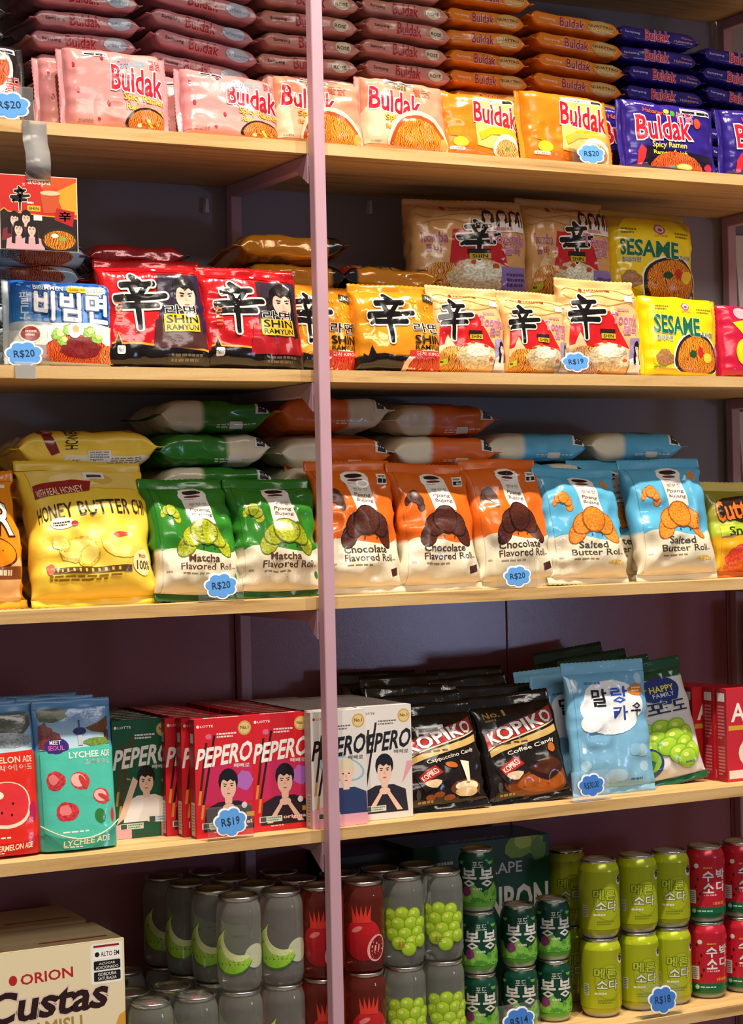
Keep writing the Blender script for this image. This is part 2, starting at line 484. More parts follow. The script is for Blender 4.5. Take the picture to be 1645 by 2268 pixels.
def bag_surface(W, H, T, seals='tb', fin=(0.01, 0.006), expo=4.0, p=4.0, q=0.5, pinch=0.03, seed=0, crumple=0.0016, ridge=0.0022, freq=26.0, pleat=0.0018, bend=0.003, slump=0.0, flat=False, pouch=False, hexa=0.0):
    tb = seals == 'tb'; n = expo
    Wa, Ln = (W, H - fin[0] - fin[1]) if tb else (H, W - fin[0] - fin[1])
    rg = random.Random(seed); ph = [rg.uniform(0, 6.28) for _ in range(6)]; so = np.array([rg.uniform(0, 30) for _ in range(3)])
    zc = 0.0 if flat else ((fin[1] + Ln / 2) if tb else Wa / 2)
    def S(s, v):
        qx, qy = _ring(s); v = np.asarray(v, float)
        m = (np.abs(qx) ** n + np.abs(qy) ** n) ** (-1 / n)
        x, y = qx * m, qy * m
        av = np.clip(np.abs(v), 0, 1)
        if pouch:
            h01 = np.clip((v + 1) / 2, 0, 1)
            b = T / 2 * np.maximum(1 - h01 ** 1.7, 0) ** 0.75 + 0.0006
        elif hexa:                                      # flat block with straight tapering ends
            b = T / 2 * (1 - np.exp(-np.minimum((1 - av) / hexa, 1.6) ** 1.35 * 2.2)) + 0.0005
        else:
            b = T / 2 * np.maximum(1 - av ** p, 0) ** q * (1 - slump * v) + 0.0005
        a = Wa / 2 * (1 - pinch * (1 - av ** 4))
        gx, gy = np.sign(x) * np.abs(x) ** (n - 1) / a, np.sign(y) * np.abs(y) ** (n - 1) / b
        gl = np.sqrt(gx * gx + gy * gy); gx, gy = gx / gl, gy / gl
        c, d, l = a * x, b * y, v * Ln / 2
        env = (1 - av ** 8) if not pouch else (0.4 + 0.0 * av)
        P3 = np.stack([c * freq, d * freq, l * freq], -1) + so
        dis = env * (crumple * 2 * (noise3(P3) - .5) + ridge * (0.35 - np.abs(2 * noise3(P3 * 1.7 + 11.3) - 1)))
        if not pouch:
            dis = dis + pleat * np.sin(c / Wa * 2 * np.pi * 4.5 + ph[0] + 1.3 * np.sin(c / Wa * 9 + ph[1])) * np.exp(-(1 - av) / 0.16) * env ** .3 * np.minimum(b / (T / 2) * 3, 1)
        c = c + gx * dis; d = d + gy * dis
        d = d + bend * np.sin(c / Wa * 5.2 + ph[2] + (v > 0) * ph[3]) * av ** 6
        yy = -d - (T / 2 if flat else 0.0)
        return np.stack([c, yy, l + zc], -1) if tb else np.stack([l, yy, c + zc], -1)
    S.tb, S.Wa, S.Ln = tb, Wa, Ln
    return S

FRONT_K = 1.2
def bag(root, W, H, T, art=None, side_art=None, bg='#ffffff', top_col=None, bot_col=None, finish='gloss', seals='tb', fin=(0.01, 0.006), nu=17, ns=5, nv=36, hmax=0.0052, **kw):
    """film packet: body, crimped end seals and print as parts of root"""
    pouch = kw.get('pouch', False)
    S = bag_surface(W, H, T, seals, fin, **kw)
    ss = np.concatenate([np.linspace(-1, 1, 2 * nu, False), np.linspace(1, 3, 2 * ns, False), np.linspace(3, 5, 2 * nu, False), np.linspace(5, 7, 2 * ns, False)])
    vs = np.sin(np.linspace(-1, 1, nv + 1) * np.pi / 2) * .55 + np.linspace(-1, 1, nv + 1) * .45
    A, B = np.meshgrid(ss, vs)
    P = S(A.ravel(), B.ravel()); nr = len(ss)
    f = []
    for j in range(nv):
        for i in range(nr):
            i2 = (i + 1) % nr
            q = (j * nr + i, j * nr + i2, (j + 1) * nr + i2, (j + 1) * nr + i)
            f.append(q if S.tb else q[::-1])
    cap0 = tuple(range(nr)); cap1 = tuple(range(nv * nr, (nv + 1) * nr))
    f.append(cap0[::-1] if S.tb else cap0); f.append(cap1 if S.tb else cap1[::-1])
    sm = (((A.ravel() + 1) % 8) - 1); sm = np.where(sm > 3, np.where(sm < 5, 4 - sm, sm - 8), sm)
    fr = np.clip((sm / FRONT_K + 1) / 2, 0, 1); fv = (B.ravel() + 1) / 2
    fx, fy = (fr, fv) if S.tb else (fv, fr)
    if callable(bg):
        cols = bg(fx, fy)
    else:
        cols = np.tile(lin(bg), (len(P), 1))
    body = mesh_obj('film_body', P, f, finish + '_film', root, cols=cols)
    # crimped fins at both ends
    ends = ((1, fin[0], top_col, 'top_seal' if S.tb else 'side_seal'), (-1, fin[1], bot_col, 'bottom_seal' if S.tb else 'side_seal'))
    for sg, fl, col, nm in ends:
        if fl < 0.003: continue
        m = 36; rows = 3
        V, C = [], []
        u = np.linspace(-1, 1, m + 1)
        e0 = S(np.where(u < 0, u, u), np.full(m + 1, sg * 1.0)); eb = S(4 - u, np.full(m + 1, sg * 1.0))
        mid = (e0 + eb) / 2
        # widen to the bag's full width
        ax = 0 if S.tb else 2; cc = mid[:, ax].mean()
        mid[:, ax] = cc + u * S.Wa / 2
        for side in (-1, 1):
            for j in range(rows + 1):
                q = mid.copy()
                out = fl * j / rows
                if j == rows: out = out + 0.0011 * (np.arange(m + 1) % 2)
                q[:, 2 if S.tb else 0] += sg * out
                q[:, 1] += side * 0.0006 + 0.0012 * math.sin(j * 1.3 + kw.get('seed', 0)) * np.sin(u * 6 + kw.get('seed', 0))
                V.append(q)
        V = np.concatenate(V); F = []
        h = (rows + 1) * (m + 1)
        for j in range(rows):
            for i in range(m):
                a = j * (m + 1) + i
                F.append((a, a + 1, a + m + 2, a + m + 1)); F.append((h + a + m + 1, h + a + m + 2, h + a + 1, h + a))
        for i in range(m):
            a = rows * (m + 1) + i; F.append((a, a + 1, h + a + 1, h + a))
        for j in range(rows):
            a = j * (m + 1); b = a + m; F.append((a, a + m + 1, h + a + m + 1, h + a)); F.append((b, b + m + 1, h + b + m + 1, h + b))
        if col is None:
            fxs = np.clip((u / FRONT_K + 1) / 2, 0, 1); ev = np.full(m + 1, (sg + 1) / 2)
            cb = (bg(fxs, ev) if S.tb else bg(ev, fxs)) if callable(bg) else np.tile(lin(bg), (m + 1, 1))
            cs = np.tile(cb, (2 * (rows + 1), 1))
        else:
            cs = np.tile(lin(col), (len(V), 1))
        mesh_obj(nm, V, F, finish + '_film', root, cols=cs)
    ink = ('gloss_ink', 'noodle_ink', 'grain_ink') if finish != 'card' else ('card_ink', 'noodle_ink', 'grain_ink')
    # print follows the body's own mesh: positions and normals are read from its grid
    G = P.reshape(nv + 1, nr, 3)
    du = np.roll(G, -1, 1) - np.roll(G, 1, 1); dv = np.gradient(G, axis=0)
    GN = np.cross(du, dv) if S.tb else np.cross(dv, du)
    GN /= np.maximum(np.linalg.norm(GN, axis=2, keepdims=True), 1e-9)
    sx = np.concatenate([ss, [7.0]])
    def grid(s, v):
        s = ((s + 1) % 8) - 1
        i = np.clip(np.searchsorted(sx, s, side='right') - 1, 0, nr - 1); j = np.clip(np.searchsorted(vs, v, side='right') - 1, 0, nv - 1)
        a = ((s - sx[i]) / (sx[i + 1] - sx[i]))[:, None]; b = ((v - vs[j]) / (vs[j + 1] - vs[j]))[:, None]
        i2 = (i + 1) % nr
        mix = lambda Q: (Q[j, i] * (1 - a) + Q[j, i2] * a) * (1 - b) + (Q[j + 1, i] * (1 - a) + Q[j + 1, i2] * a) * b
        nn = mix(GN)
        return mix(G), nn / np.maximum(np.linalg.norm(nn, axis=1, keepdims=True), 1e-9)
    def mk(face):
        def surf(fx, fy):
            fa, fl_ = (fx, fy) if S.tb else (fy, fx)
            if face == 'front': s = (2 * fa - 1) * FRONT_K
            elif face == 'side': s = -3 + 2 * fa              # the edge below the front (packs lying down)
            elif face == 'edge_l': s, fl_ = -3 + 2 * fy, 1 - fx      # long edges of packets sealed top and bottom
            elif face == 'edge_r': s, fl_ = 3 - 2 * fy, fx
            return grid(s, np.clip(2 * fl_ - 1, -.998, .998))
        return surf
    if art: lay_print('front_print', art, mk('front'), root, hmax, .0008, .0002, ink)
    if side_art:
        for fc in (('side',) if not S.tb else ('edge_l', 'edge_r')):
            lay_print('edge_print', side_art, mk(fc), root, hmax, .0008, .0002, ink)
    return body

def carton(root, w, d, h, col, front=None, left=None, top=None, bev=0.0012, name='carton_body', hmax=0.05, ink=('card_ink', 'noodle_ink', 'grain_ink')):
    """folded card box standing on its base, front towards -Y"""
    box(name, -w / 2, w / 2, 0, d, 0, h, 'card_board', root, bev, col)
    one = np.ones
    if front:
        lay_print('front_print', front, lambda x, y: (np.stack([(x - .5) * w, 0 * x, y * h], 1), np.tile((0., -1, 0), (len(x), 1))), root, hmax, .0002, .00003, ink)
    if left:
        lay_print('side_print', left, lambda x, y: (np.stack([0 * x - w / 2, (1 - x) * d, y * h], 1), np.tile((-1., 0, 0), (len(x), 1))), root, hmax, .0002, .00003, ink)
    if top:
        lay_print('top_print', top, lambda x, y: (np.stack([(x - .5) * w, y * d, 0 * x + h], 1), np.tile((0., 0, 1), (len(x), 1))), root, hmax, .0002, .00003, ink)

def lathe(name, prof, mat, parent, seg=36, cols=None, cap=True):
    V, F, C = [], [], []
    for (r, z) in prof:
        for i in range(seg):
            a = 2 * math.pi * i / seg; V.append((r * math.cos(a), r * math.sin(a), z))
    for j in range(len(prof) - 1):
        for i in range(seg):
            k = (i + 1) % seg; F.append((j * seg + i, j * seg + k, (j + 1) * seg + k, (j + 1) * seg + i))
    if cap:
        F.append(tuple(range(seg))[::-1]); F.append(tuple(range((len(prof) - 1) * seg, len(prof) * seg)))
    cc = None
    if cols is not None:
        cc = np.repeat(np.array([lin(c) for c in cols]), seg, 0)
    return mesh_obj(name, V, F, mat, parent, cols=cc)

def can(root, r, h, art, cols, lid='aluminium', tab='aluminium', clear=None):
    """drink can: body, lid with rim, pull tab, print. clear = material of see-through bodies"""
    if clear:
        lathe('bottle_body', [(r * .55, .004), (r * .8, 0), (r * .93, .004), (r, .016), (r * .985, .03), (r, .04), (r, h - .03), (r * .985, h - .021), (r * .87, h - .009), (r * .85, h - .006)], clear, root)
        rr, zz = r * .85, h - .006
    else:
        prof = [(r * .68, .003), (r * .76, 0), (r * .84, .003), (r * .97, .011), (r, .017), (r, h * .5), (r, h - .019), (r * .97, h - .014), (r * .85, h - .005), (r * .83, h - .004)]
        c3 = list(cols)
        lathe('can_body', prof, 'can_paint', root, cols=['#b9b9b4', '#b9b9b4', '#b9b9b4', c3[0], c3[0], c3[1], c3[2], c3[2], c3[2], '#c8c8c4'])
        rr, zz = r * .83, h - .004
    lid_o = lathe('lid', [(rr - .0005, zz - .003), (rr + .002, zz), (rr + .0024, zz + .003), (rr + .001, zz + .004), (rr - .0012, zz + .0035), (rr - .003, zz - .002), (rr - .0042, zz - .003)], lid, root, cap=False)
    lathe('lid_panel', [(rr - .003, zz - .0045), (rr - .0042, zz - .003), (rr * .6, zz - .0024), (.002, zz - .0026)], 'dark_lid', lid_o)
    # pull tab and scored mouth
    zt = zz - .0018
    n = 18; V, F = [], []
    for k, z in ((0, zt), (1, zt + .0012)):
        for i in range(n):
            a = 2 * math.pi * i / n; V.append((rr * .25 * math.cos(a), rr * (.48 * math.sin(a)) - rr * .05, z))
    F.append(tuple(range(n))[::-1]); F.append(tuple(range(n, 2 * n)))
    for i in range(n): F.append((i, (i + 1) % n, n + (i + 1) % n, n + i))
    t = mesh_obj('pull_tab', V, F, tab, lid_o, smooth=False)
    if art:
        z0, z1 = (.017, h - .019) if not clear else (.012, h - .03)
        def surf(x, y):
            a = -math.pi / 2 + (x - .5) * art.w / r
            nr = np.stack([np.cos(a), np.sin(a), 0 * a], 1)
            return nr * r + np.stack([0 * a, 0 * a, z0 + y * (z1 - z0)], 1), nr
        lay_print('can_print' if not clear else 'fruit_print', art, surf, root, .007, .0005, .00008, ('can_paint' if not clear else 'gloss_ink', 'noodle_ink', 'grain_ink'))

def cloud_outline(w, h, n=72, grow=0.0):
    pts = []
    for i in range(n):
        a = 2 * math.pi * i / n
        k = 0.80 + 0.2 * abs(math.sin(3.5 * a + .4)) ** .7 + 0.03 * math.sin(2 * a + 1)
        pts.append(((w / 2 * k + grow) * math.cos(a), (h / 2 * k + grow) * math.sin(a)))
    return pts

def prism(name, pts, y0, y1, mat, parent, col=None, zoff=0.0):
    n = len(pts)
    V = [(x, y0, z + zoff) for x, z in pts] + [(x, y1, z + zoff) for x, z in pts]
    F = [tuple(range(n)), tuple(range(n, 2 * n))[::-1]] + [(i, n + i, n + (i + 1) % n, (i + 1) % n) for i in range(n)]
    return mesh_obj(name, V, F, mat, parent, smooth=False, cols=None if col is None else np.tile(lin(col), (2 * n, 1)))

def price_tag(txt, x, y, z, label, yaw=0, w=.064, h=.046, roll=0, plate=(.075, .05), zc=.028, pz=0.0, col='#5b9be0', tape=False):
    t = thing('price_tag', label, 'price tag', (x, y, z), (R(-6), R(roll), R(yaw)), 'blue cloud price tags')
    pw, phh = plate
    box('clear_holder', -pw / 2, pw / 2, 0, .0012, pz, pz + phh, 'clear_sheet', t)
    if tape: box('tape', -.016, .016, -.0050, -.0044, -BOARD_T - .002, .004, 'clear_strip', t)
    box('clear_foot', -pw / 2, pw / 2, 0.0013, .02, pz, pz + .001, 'clear_sheet', t)
    prism('cloud_border', cloud_outline(w, h, grow=.003), -.0018, -.0006, 'paper', t, '#eef1f6', zc)
    c = prism('cloud_card', cloud_outline(w, h), -.0024, -.0018, 'paper', t, col, zc)
    a = Art(w, h); a.t(txt, .2, .33, .8, .66, '#20304e', bold=.006, rot=4)
    lay_print('handwriting', a, lambda X, Y: (np.stack([(X - .5) * w, 0 * X - .0024, (Y - .5) * h + zc], 1), np.tile((0., -1, 0), (len(X), 1))), c, .05, .0003, .00005, ('paper', 'paper', 'paper'))
    return t
# ------------------------------------------------------------------ the setting
def struct(o, label):
    return tag(o, label, None, None, 'structure')

m, nt, N, Lk, p = nodes_of('grey_plaster')
tc = N.new('ShaderNodeTexCoord'); n_ = N.new('ShaderNodeTexNoise'); n_.inputs['Scale'].default_value = 3; n_.inputs['Detail'].default_value = 6
r_ = N.new('ShaderNodeValToRGB'); r_.color_ramp.elements[0].color = (*lin('#8d8994'), 1); r_.color_ramp.elements[1].color = (*lin('#a5a1aa'), 1)
Lk.new(tc.outputs['Object'], n_.inputs['Vector']); Lk.new(n_.outputs['Fac'], r_.inputs['Fac']); Lk.new(r_.outputs['Color'], p.inputs['Base Color'])
p.inputs['Roughness'].default_value = .75; Lk.new(_bump(nt, 120, .15), p.inputs['Normal']); MATS['grey_plaster'] = m
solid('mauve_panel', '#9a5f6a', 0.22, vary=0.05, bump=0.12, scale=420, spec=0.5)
solid('white_panel', '#d5d6d8', 0.6, vary=0.05)

X0, X1 = -0.95, 2.2
struct(box('floor', -4, 5, -5, WALL_Y + .1, -.05, 0, 'concrete_floor'), 'grey concrete shop floor under the shelving')
struct(box('wall_back', X0 - 1, X1 + 1, WALL_Y + .012, WALL_Y + .1, 0, 3.4, 'grey_plaster'), 'grey plastered wall behind the shelves')
# mauve board panels closing the back of the lower shelves, butted side by side
wl = struct(bpy.data.objects.new('wall_panelling', None), 'mauve painted boards closing the back of the lower shelves'); COL.objects.link(wl)
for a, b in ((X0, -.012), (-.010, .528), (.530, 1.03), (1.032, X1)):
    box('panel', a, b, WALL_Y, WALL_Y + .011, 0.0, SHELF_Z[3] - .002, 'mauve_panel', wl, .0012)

# the steel rack: uprights and bearers
rack = thing('steel_rack', 'mauve painted square-tube steel rack with a front upright between two bays', 'rack', (0, 0, 0))
posts = ((0, 'front'), (BAY, 'front'), (-BAY, 'front'))
h = TUBE / 2
for px in (-BAY, 0, BAY):
    box('front_upright', px - h, px + h, -TUBE, -.0002, 0, 2.75, 'mauve_paint', rack, .0012)
    box('rear_upright', px - h, px + h, DEPTH, DEPTH + TUBE - .0005, 0, 2.75, 'mauve_paint', rack, .0012)
    for z in SHELF_Z:
        zt = z - BOARD_T - .0006
        box('bearer', px - h, px + h, 0.0, DEPTH - .0002, zt - TUBE, zt, 'mauve_paint', rack, .001)
        pr = [(0, zt), (.042, zt - TUBE), (0.0, zt - TUBE - .026)]
        v = [(px - h - .0005 - k * .0022, y, zz) for k in (0, 1) for (y, zz) in pr]
        mesh_obj('gusset', v, [(0, 1, 2), (5, 4, 3), (0, 3, 4, 1), (1, 4, 5, 2), (2, 5, 3, 0)], 'mauve_paint', rack, smooth=False)
# pine boards, one per bay and level
names = ('highest', 'upper noodle', 'lower noodle', 'snack bag', 'candy and biscuit', 'drinks')
rg = random.Random(4)
for k, z in enumerate(SHELF_Z):
    for (a, b, side) in ((-BAY + .001, -.0012, 'left'), (.0012, BAY - .001, 'right'), (BAY + .001, BAY * 2, 'far right')):
        if k == 0 and side == 'left': pass
        # the board reaches the wall and is notched around the rear uprights
        e = .0012; yb = WALL_Y + (.0105 if k < 3 else -.0008); yn = DEPTH - .001; n0 = TUBE / 2 + e
        P = [(a, 0), (b, 0), (b, yn), (b - n0, yn), (b - n0, yb), (a + n0, yb), (a + n0, yn), (a, yn)]
        V = [(x, y, z - BOARD_T) for x, y in P] + [(x, y, z) for x, y in P]; q = len(P)
        o = mesh_obj('shelf_board', V, [tuple(range(q))[::-1], tuple(range(q, 2 * q))] + [(i, (i + 1) % q, q + (i + 1) % q, q + i) for i in range(q)], 'pine', None, smooth=False)
        # each board gets its own stretch of grain
        me = o.data
        off = Vector((rg.uniform(-4, 4), rg.uniform(-3, 3), rg.uniform(-3, 3)))
        me.transform(Matrix.Translation(off)); o.location = -off
        tag(o, f'pale pine board of the {names[k]} shelf, in the {side} bay', 'shelf', 'pine shelf boards')
# white cable clips left on the wall just below the upper noodle shelf
for x, z, lab in ((-.045, 1.848, 'white cable clip on the grey wall beside the rear upright'), (.268, 1.862, 'small white cable clip on the wall under the noodle shelf, near tan multipacks')):
    o = prism('cable_clip', [(-.004, -.012), (.004, -.012), (.0025, .012), (-.001, .012)], WALL_Y + .001, WALL_Y + .0118, 'white_panel', None)
    o.location = (x, 0, z); tag(o, lab, 'clip')
# pale panels making the whitish wall area of the next bay
for zz, hh, lab in ((SHELF_Z[2], .30, 'pale wall panel beyond the right rear upright, noodle shelf'), (SHELF_Z[3], .31, 'pale wall panel beyond the right rear upright on the snack bag shelf')):
    v = [(1.0605 + .012 * k, WALL_Y - .012 + y, zz + .001 + z) for (k, z) in ((1.6, 0), (36, 0), (36, hh), (0, hh)) for y in (0, .010)]
    o = mesh_obj('pale_wall_panel', v, [(0, 2, 4, 6), (7, 5, 3, 1), (0, 1, 3, 2), (2, 3, 5, 4), (4, 5, 7, 6), (6, 7, 1, 0)], 'white_panel', None, smooth=False)
    tag(o, lab, 'board', 'pale wall panels in the far bay')
# ------------------------------------------------------------------ printed designs
def bands(*stops, wav=0.0, k=3.0):
    """background by height: (y_top, colour), ...; wav = wavy border"""
    cs = [np.array(lin(c)) for _, c in stops]; ys = [y for y, _ in stops]
    def f(fx, fy):
        yy = fy + wav * np.sin(np.asarray(fx) * k * 6.28)
        o = np.tile(cs[-1], (len(fx), 1)).astype(float)
        for y, c in list(zip(ys, cs))[::-1]:
            o = np.where((yy <= y)[:, None], c, o)
        return o
    return f

WHITE, INKY, RED = '#f4f1ec', '#1a1414', '#b5152a'
def sticker(a, x0, y0, x1, y1):
    """white nutrition warning sticker with black boxes"""
    a.rect(x0, y0, x1, y1, '#f2f2ee')
    w, h = x1 - x0, y1 - y0
    a.rect(x0 + .06 * w, y0 + .12 * h, x0 + .46 * w, y0 + .52 * h, '#1b1b1b'); a.rect(x0 + .52 * w, y0 + .12 * h, x0 + .94 * w, y0 + .52 * h, '#1b1b1b')
    a.rect(x0 + .1 * w, y0 + .64 * h, x0 + .8 * w, y0 + .86 * h, '#8a8a88')

def spicy_pack(kind):
    W, H = .17, .12
    a = Art(W, H); s = Art(.15, .036); s2 = Art(.15, .036)
    if kind == 'pink':
        bg = bands((.35, '#cc8f8a'), (2, '#c48280'))
        a.ell(.95, .55, .35, .45, '#cf9691', n=24)
        a.t('Carbonara', .50, .75, .80, .86, '#6fa6cc', bold=.01, rot=8, sh=.2); a.t('불닭', .84, .74, .97, .90, '#c23a48', bold=.010)
        a.t('Buldak', .44, .46, .98, .74, '#b3182e', ('#f7eceb', .06), bold=.035, rot=-4)
        a.t('Spicy Ramen', .56, .35, .98, .45, '#e9c63c', ('#b56b4a', .03), bold=.02, rot=-3); a.t('Ramen Épicé', .58, .25, .99, .35, '#e9c63c', ('#b56b4a', .03), bold=.02, rot=-3)
        a.bowl(.80, .08, .24, '#e8792c', '#2a1a1a')
        sticker(a, .17, .86, .42, .97)
        for x, y in ((.07, .72), (.40, .33), (.10, .45), (.36, .84), (.3, .12)):
            a.ell(x, y, .016, .022, '#a92a46', rot=20, n=10)
        a.t('KOREA', .10, .05, .24, .10, '#7a5a58'); a.lines(.08, .0, .36, .04, 1, '#b06a66')
        a.rect(.0, .0, .06, 1, '#c88488')
        base = '#c08288'
        s.t('Samyang', .10, .38, .28, .60, '#3d2a2e', bold=.01); s.t('Buldak', .33, .18, .62, .80, '#a8172c', ('#e0b0b0', .04), bold=.03); s.ell(.80, .52, .115, .085, '#b9c9d8', n=18); s.t('Carbonara', .68, .38, .92, .60, '#5f89ac', bold=.01)
    elif kind == 'rose':
        bg = bands((.4, '#d6a080'), (2, '#d0876c'))
        a.ell(.3, .2, .38, .34, '#debb9c', n=24)
        a.t('ROSÉ', .34, .80, .50, .89, '#2a2320', ('#f0dc86', .05), bold=.02); a.t('불닭', .58, .74, .80, .88, '#e0684e', bold=.015)
        sticker(a, .24, .90, .60, .99)
        a.t('Buldak', .06, .48, .66, .76, '#b3182e', ('#f9e6dc', .06), bold=.035, rot=-5)
        a.t('Spicy', .22, .38, .46, .47, '#f0a81e', ('#c2541e', .03), bold=.02, rot=4); a.t('Ramen Épicé', .22, .29, .58, .38, '#f0a81e', ('#c2541e', .03), bold=.02, rot=4)
        a.ell(.60, .08, .37, .33, '#efcfae', n=26); a.bowl(.60, .06, .34, '#ee8a26', '#a8481c', .9, False)
        a.ell(.90, .12, .05, .08, '#e79b52', n=12); a.t('KOREA', .05, .04, .16, .09, '#5a8a6a')
        base = '#c08478'
        s.t('Samyang', .10, .38, .27, .60, '#3a2320', bold=.01); s.t('Buldak', .36, .18, .65, .82, '#9c1a30', ('#d9a090', .04), bold=.03); s.ell(.82, .52, .085, .08, '#d9d0b4', n=16); s.t('ROSÉ', .755, .38, .885, .64, '#2c3a1e', bold=.03)
    elif kind == 'orange':
        bg = bands((2, '#d67412'))
        a.poly([(.40, .2), (1, .1), (1, .98), (.42, .95)], '#eab868'); a.rect(.44, .84, .96, .96, '#f3e3c0'); a.lines(.47, .86, .78, .94, 2, '#8c8c80'); a.rect(.80, .86, .93, .93, '#26312a')
        a.t('Buldak', .40, .50, .98, .80, '#b8182c', ('#fbeedd', .06), bold=.035, rot=-4)
        a.poly([(.44, .38), (.6, .47), (.8, .48), (.98, .42), (.98, .33), (.8, .39), (.6, .37), (.46, .28)], '#eba81c')
        a.ell(.80, .16, .19, .17, '#efe2c4', n=22); a.ell(.80, .15, .15, .13, '#e0a25a', 'noodle', n=20); a.ell(.80, .2, .03, .02, '#5b8a3a', n=8)
        a.rect(.07, .06, .25, .14, '#f2ecd8', r=.003); a.t('KOREA', .1, .08, .22, .12, '#5a6a5a')
        a.poly([(.06, .5), (.16, .62), (.27, .5), (.2, .3), (.08, .32)], '#e57a12'); a.ell(.2, .22, .09, .06, '#f2b52a', n=16)
        base = '#d67c16'
        s.t('Samyang', .09, .42, .27, .60, '#f2dfc0', bold=.01); s.t('Buldak', .32, .22, .60, .78, '#8c1c3c', ('#f0c8a0', .05), bold=.03); s.ell(.78, .5, .15, .10, '#c8a05c', n=16); s.t('QUATTRO', .64, .48, .92, .66, '#3a2a16', bold=.03); s.t('Cheese', .68, .28, .88, .44, '#f0d8a0', bold=.01)
    elif kind == 'purple':
        bg = bands((2, '#2b1a78'))
        a.poly([(.15, .0), (1, .0), (1, .3), (.2, .35)], '#191024'); a.t('Samyang', .10, .89, .32, .95, '#e8e4f0', bold=.01); sticker(a, .62, .82, .98, .96)
        a.t('Habanero', .18, .76, .45, .83, '#e05a3a', ('#2a1540', .03), bold=.02, rot=-3); a.ell(.45, .82, .03, .03, '#e6c83a', n=10); a.ell(.52, .80, .03, .035, '#4a9a3a', n=10)
        a.t('불닭', .56, .68, .76, .84, '#d0406a', ('#f6c8d0', .03), bold=.015)
        a.t('Buldak', .10, .44, .72, .74, '#bf1a30', ('#f8d8dc', .07), bold=.035, rot=4)
        a.t('Spicy Ramen', .26, .33, .66, .42, '#efe23a', bold=.02, rot=3); a.t('Ramen Épicé', .27, .24, .66, .33, '#efe23a', bold=.02, rot=3)
        a.ell(.53, .02, .30, .20, '#e0602a', 'noodle', n=22); a.ell(.62, .06, .09, .06, '#f0d24a', n=14); a.ell(.62, .06, .07, .045, '#f6e68a', n=14); a.ell(.5, .04, .04, .03, '#4d8a2e', n=8)
        a.poly([(.09, .0), (.14, .0), (.2, .3), (.15, .36), (.1, .25)], '#d02a2e'); a.ell(.90, .10, .05, .06, '#c02a52', n=10); a.ell(.80, .70, .04, .05, '#d84a2a', n=10)
        base = '#2a1c74'
        s.t('Samyang', .06, .44, .26, .62, '#cfc8e8', bold=.01); s.t('Buldak', .33, .2, .64, .82, '#c0182e', ('#e8b8c8', .06), bold=.03); s.t('Habanero', .70, .30, .94, .46, '#d89aa8', bold=.02); s.t('Flavor', .80, .54, .94, .68, '#c88a6a', bold=.02)
    else:
        bg = bands((2, '#1d1a1b'))
        a.poly([(.35, .0), (1, .0), (1, .35), (.4, .42)], '#e9e6e2'); sticker(a, .55, .84, .96, .96)
        a.bowl(.62, .64, .30, '#df5a1e', '#efece6')
        a.t('Buldak', .25, .16, .95, .40, '#c01a2e', ('#f6eeec', .06), bold=.035); a.t('불닭', .84, .40, .98, .56, '#e8392e', ('#f6eeec', .03), bold=.015)
        base = '#262223'
        s.t('Samyang', .10, .38, .28, .60, '#d8d4d0', bold=.01); s.t('Buldak', .33, .18, .62, .80, '#c0182e', ('#e8e0e0', .04), bold=.03)
    return dict(art=a, side=s, bg=bg, base=base, finish='gloss', top=base, bot=base)

def cold_noodle_pack():
    a = Art(.173, .128)
    def bg(fx, fy):
        return np.where((fy > .52)[:, None], lin('#1d5fb4'), lin('#cfdde0'))
    a.rect(-.0, .50, 1, 1, ('#2f86d2', '#123f9a'))
    rg = random.Random(2)
    for i in range(34): a.ell(rg.uniform(.02, .98), rg.choice([rg.uniform(.88, .99), rg.uniform(.55, .86)]), .022, .02, '#4fa5e2', n=8, rough=.35)
    a.t('BIBIMMEN', .20, .84, .50, .92, '#f6f4ee', bold=.02); a.rect(.53, .82, .78, .93, '#f0c629', r=.006); a.t('Korean Noodle', .57, .85, .76, .90, '#9a5a1a', bold=.01)
    a.rect(.72, .64, .92, .93, '#e9e7de'); a.lines(.735, .70, .9, .9, 5, '#a9aaa2'); a.rect(.74, .65, .84, .69, '#333333')
    a.t('팔', .07, .66, .16, .80, '#dbe8f4', bold=.010); a.t('도', .07, .52, .16, .65, '#dbe8f4', bold=.010)
    a.t('비빔면', .20, .50, .93, .82, '#f8f8f4', ('#143a86', .05), bold=.030, rot=-2)
    a.poly([(0, .0), (1, .0), (1, .46), (.75, .5), (.3, .48), (0, .4)], '#dfe6e2')
    a.ell(.60, .12, .37, .19, '#d6551c', 'noodle', n=26); a.ell(.64, .22, .20, .10, '#7a1a1c', 'grain', n=22, rough=.1); a.ell(.92, .12, .1, .12, '#e07a3a', 'noodle', n=18)
    for x, y, r in ((.42, .37, .07), (.52, .42, .06), (.72, .40, .06), (.80, .34, .05), (.46, .30, .05)): a.ell(x, y, r, r * .7, '#8fbf4a', 'grain', n=14, rough=.25); a.ell(x + .02, y + .02, r * .6, r * .4, '#c8dd86', n=10, rough=.2)
    a.ell(.58, .41, .065, .055, '#f2ece0', n=16); a.ell(.595, .43, .035, .028, '#e8922a', n=12)
    a.ell(.16, .37, .10, .07, '#f0e6d0', n=18); a.ell(.16, .37, .085, .055, '#8c1a1e', n=18); a.lines(.11, .34, .21, .41, 2, '#e4c8b8')
    a.rect(.04, .0, .3, .26, '#a09a98'); a.rect(.05, .08, .28, .2, '#cf8f88'); a.t('KOREA', .24, .02, .36, .08, '#1f2a3a', ('#f2f2f2', .04), bold=.02)
    return dict(art=a, side=None, bg=bg, base='#1d5fb4', finish='gloss', top='#1a4ea8', bot='#c8d6da')

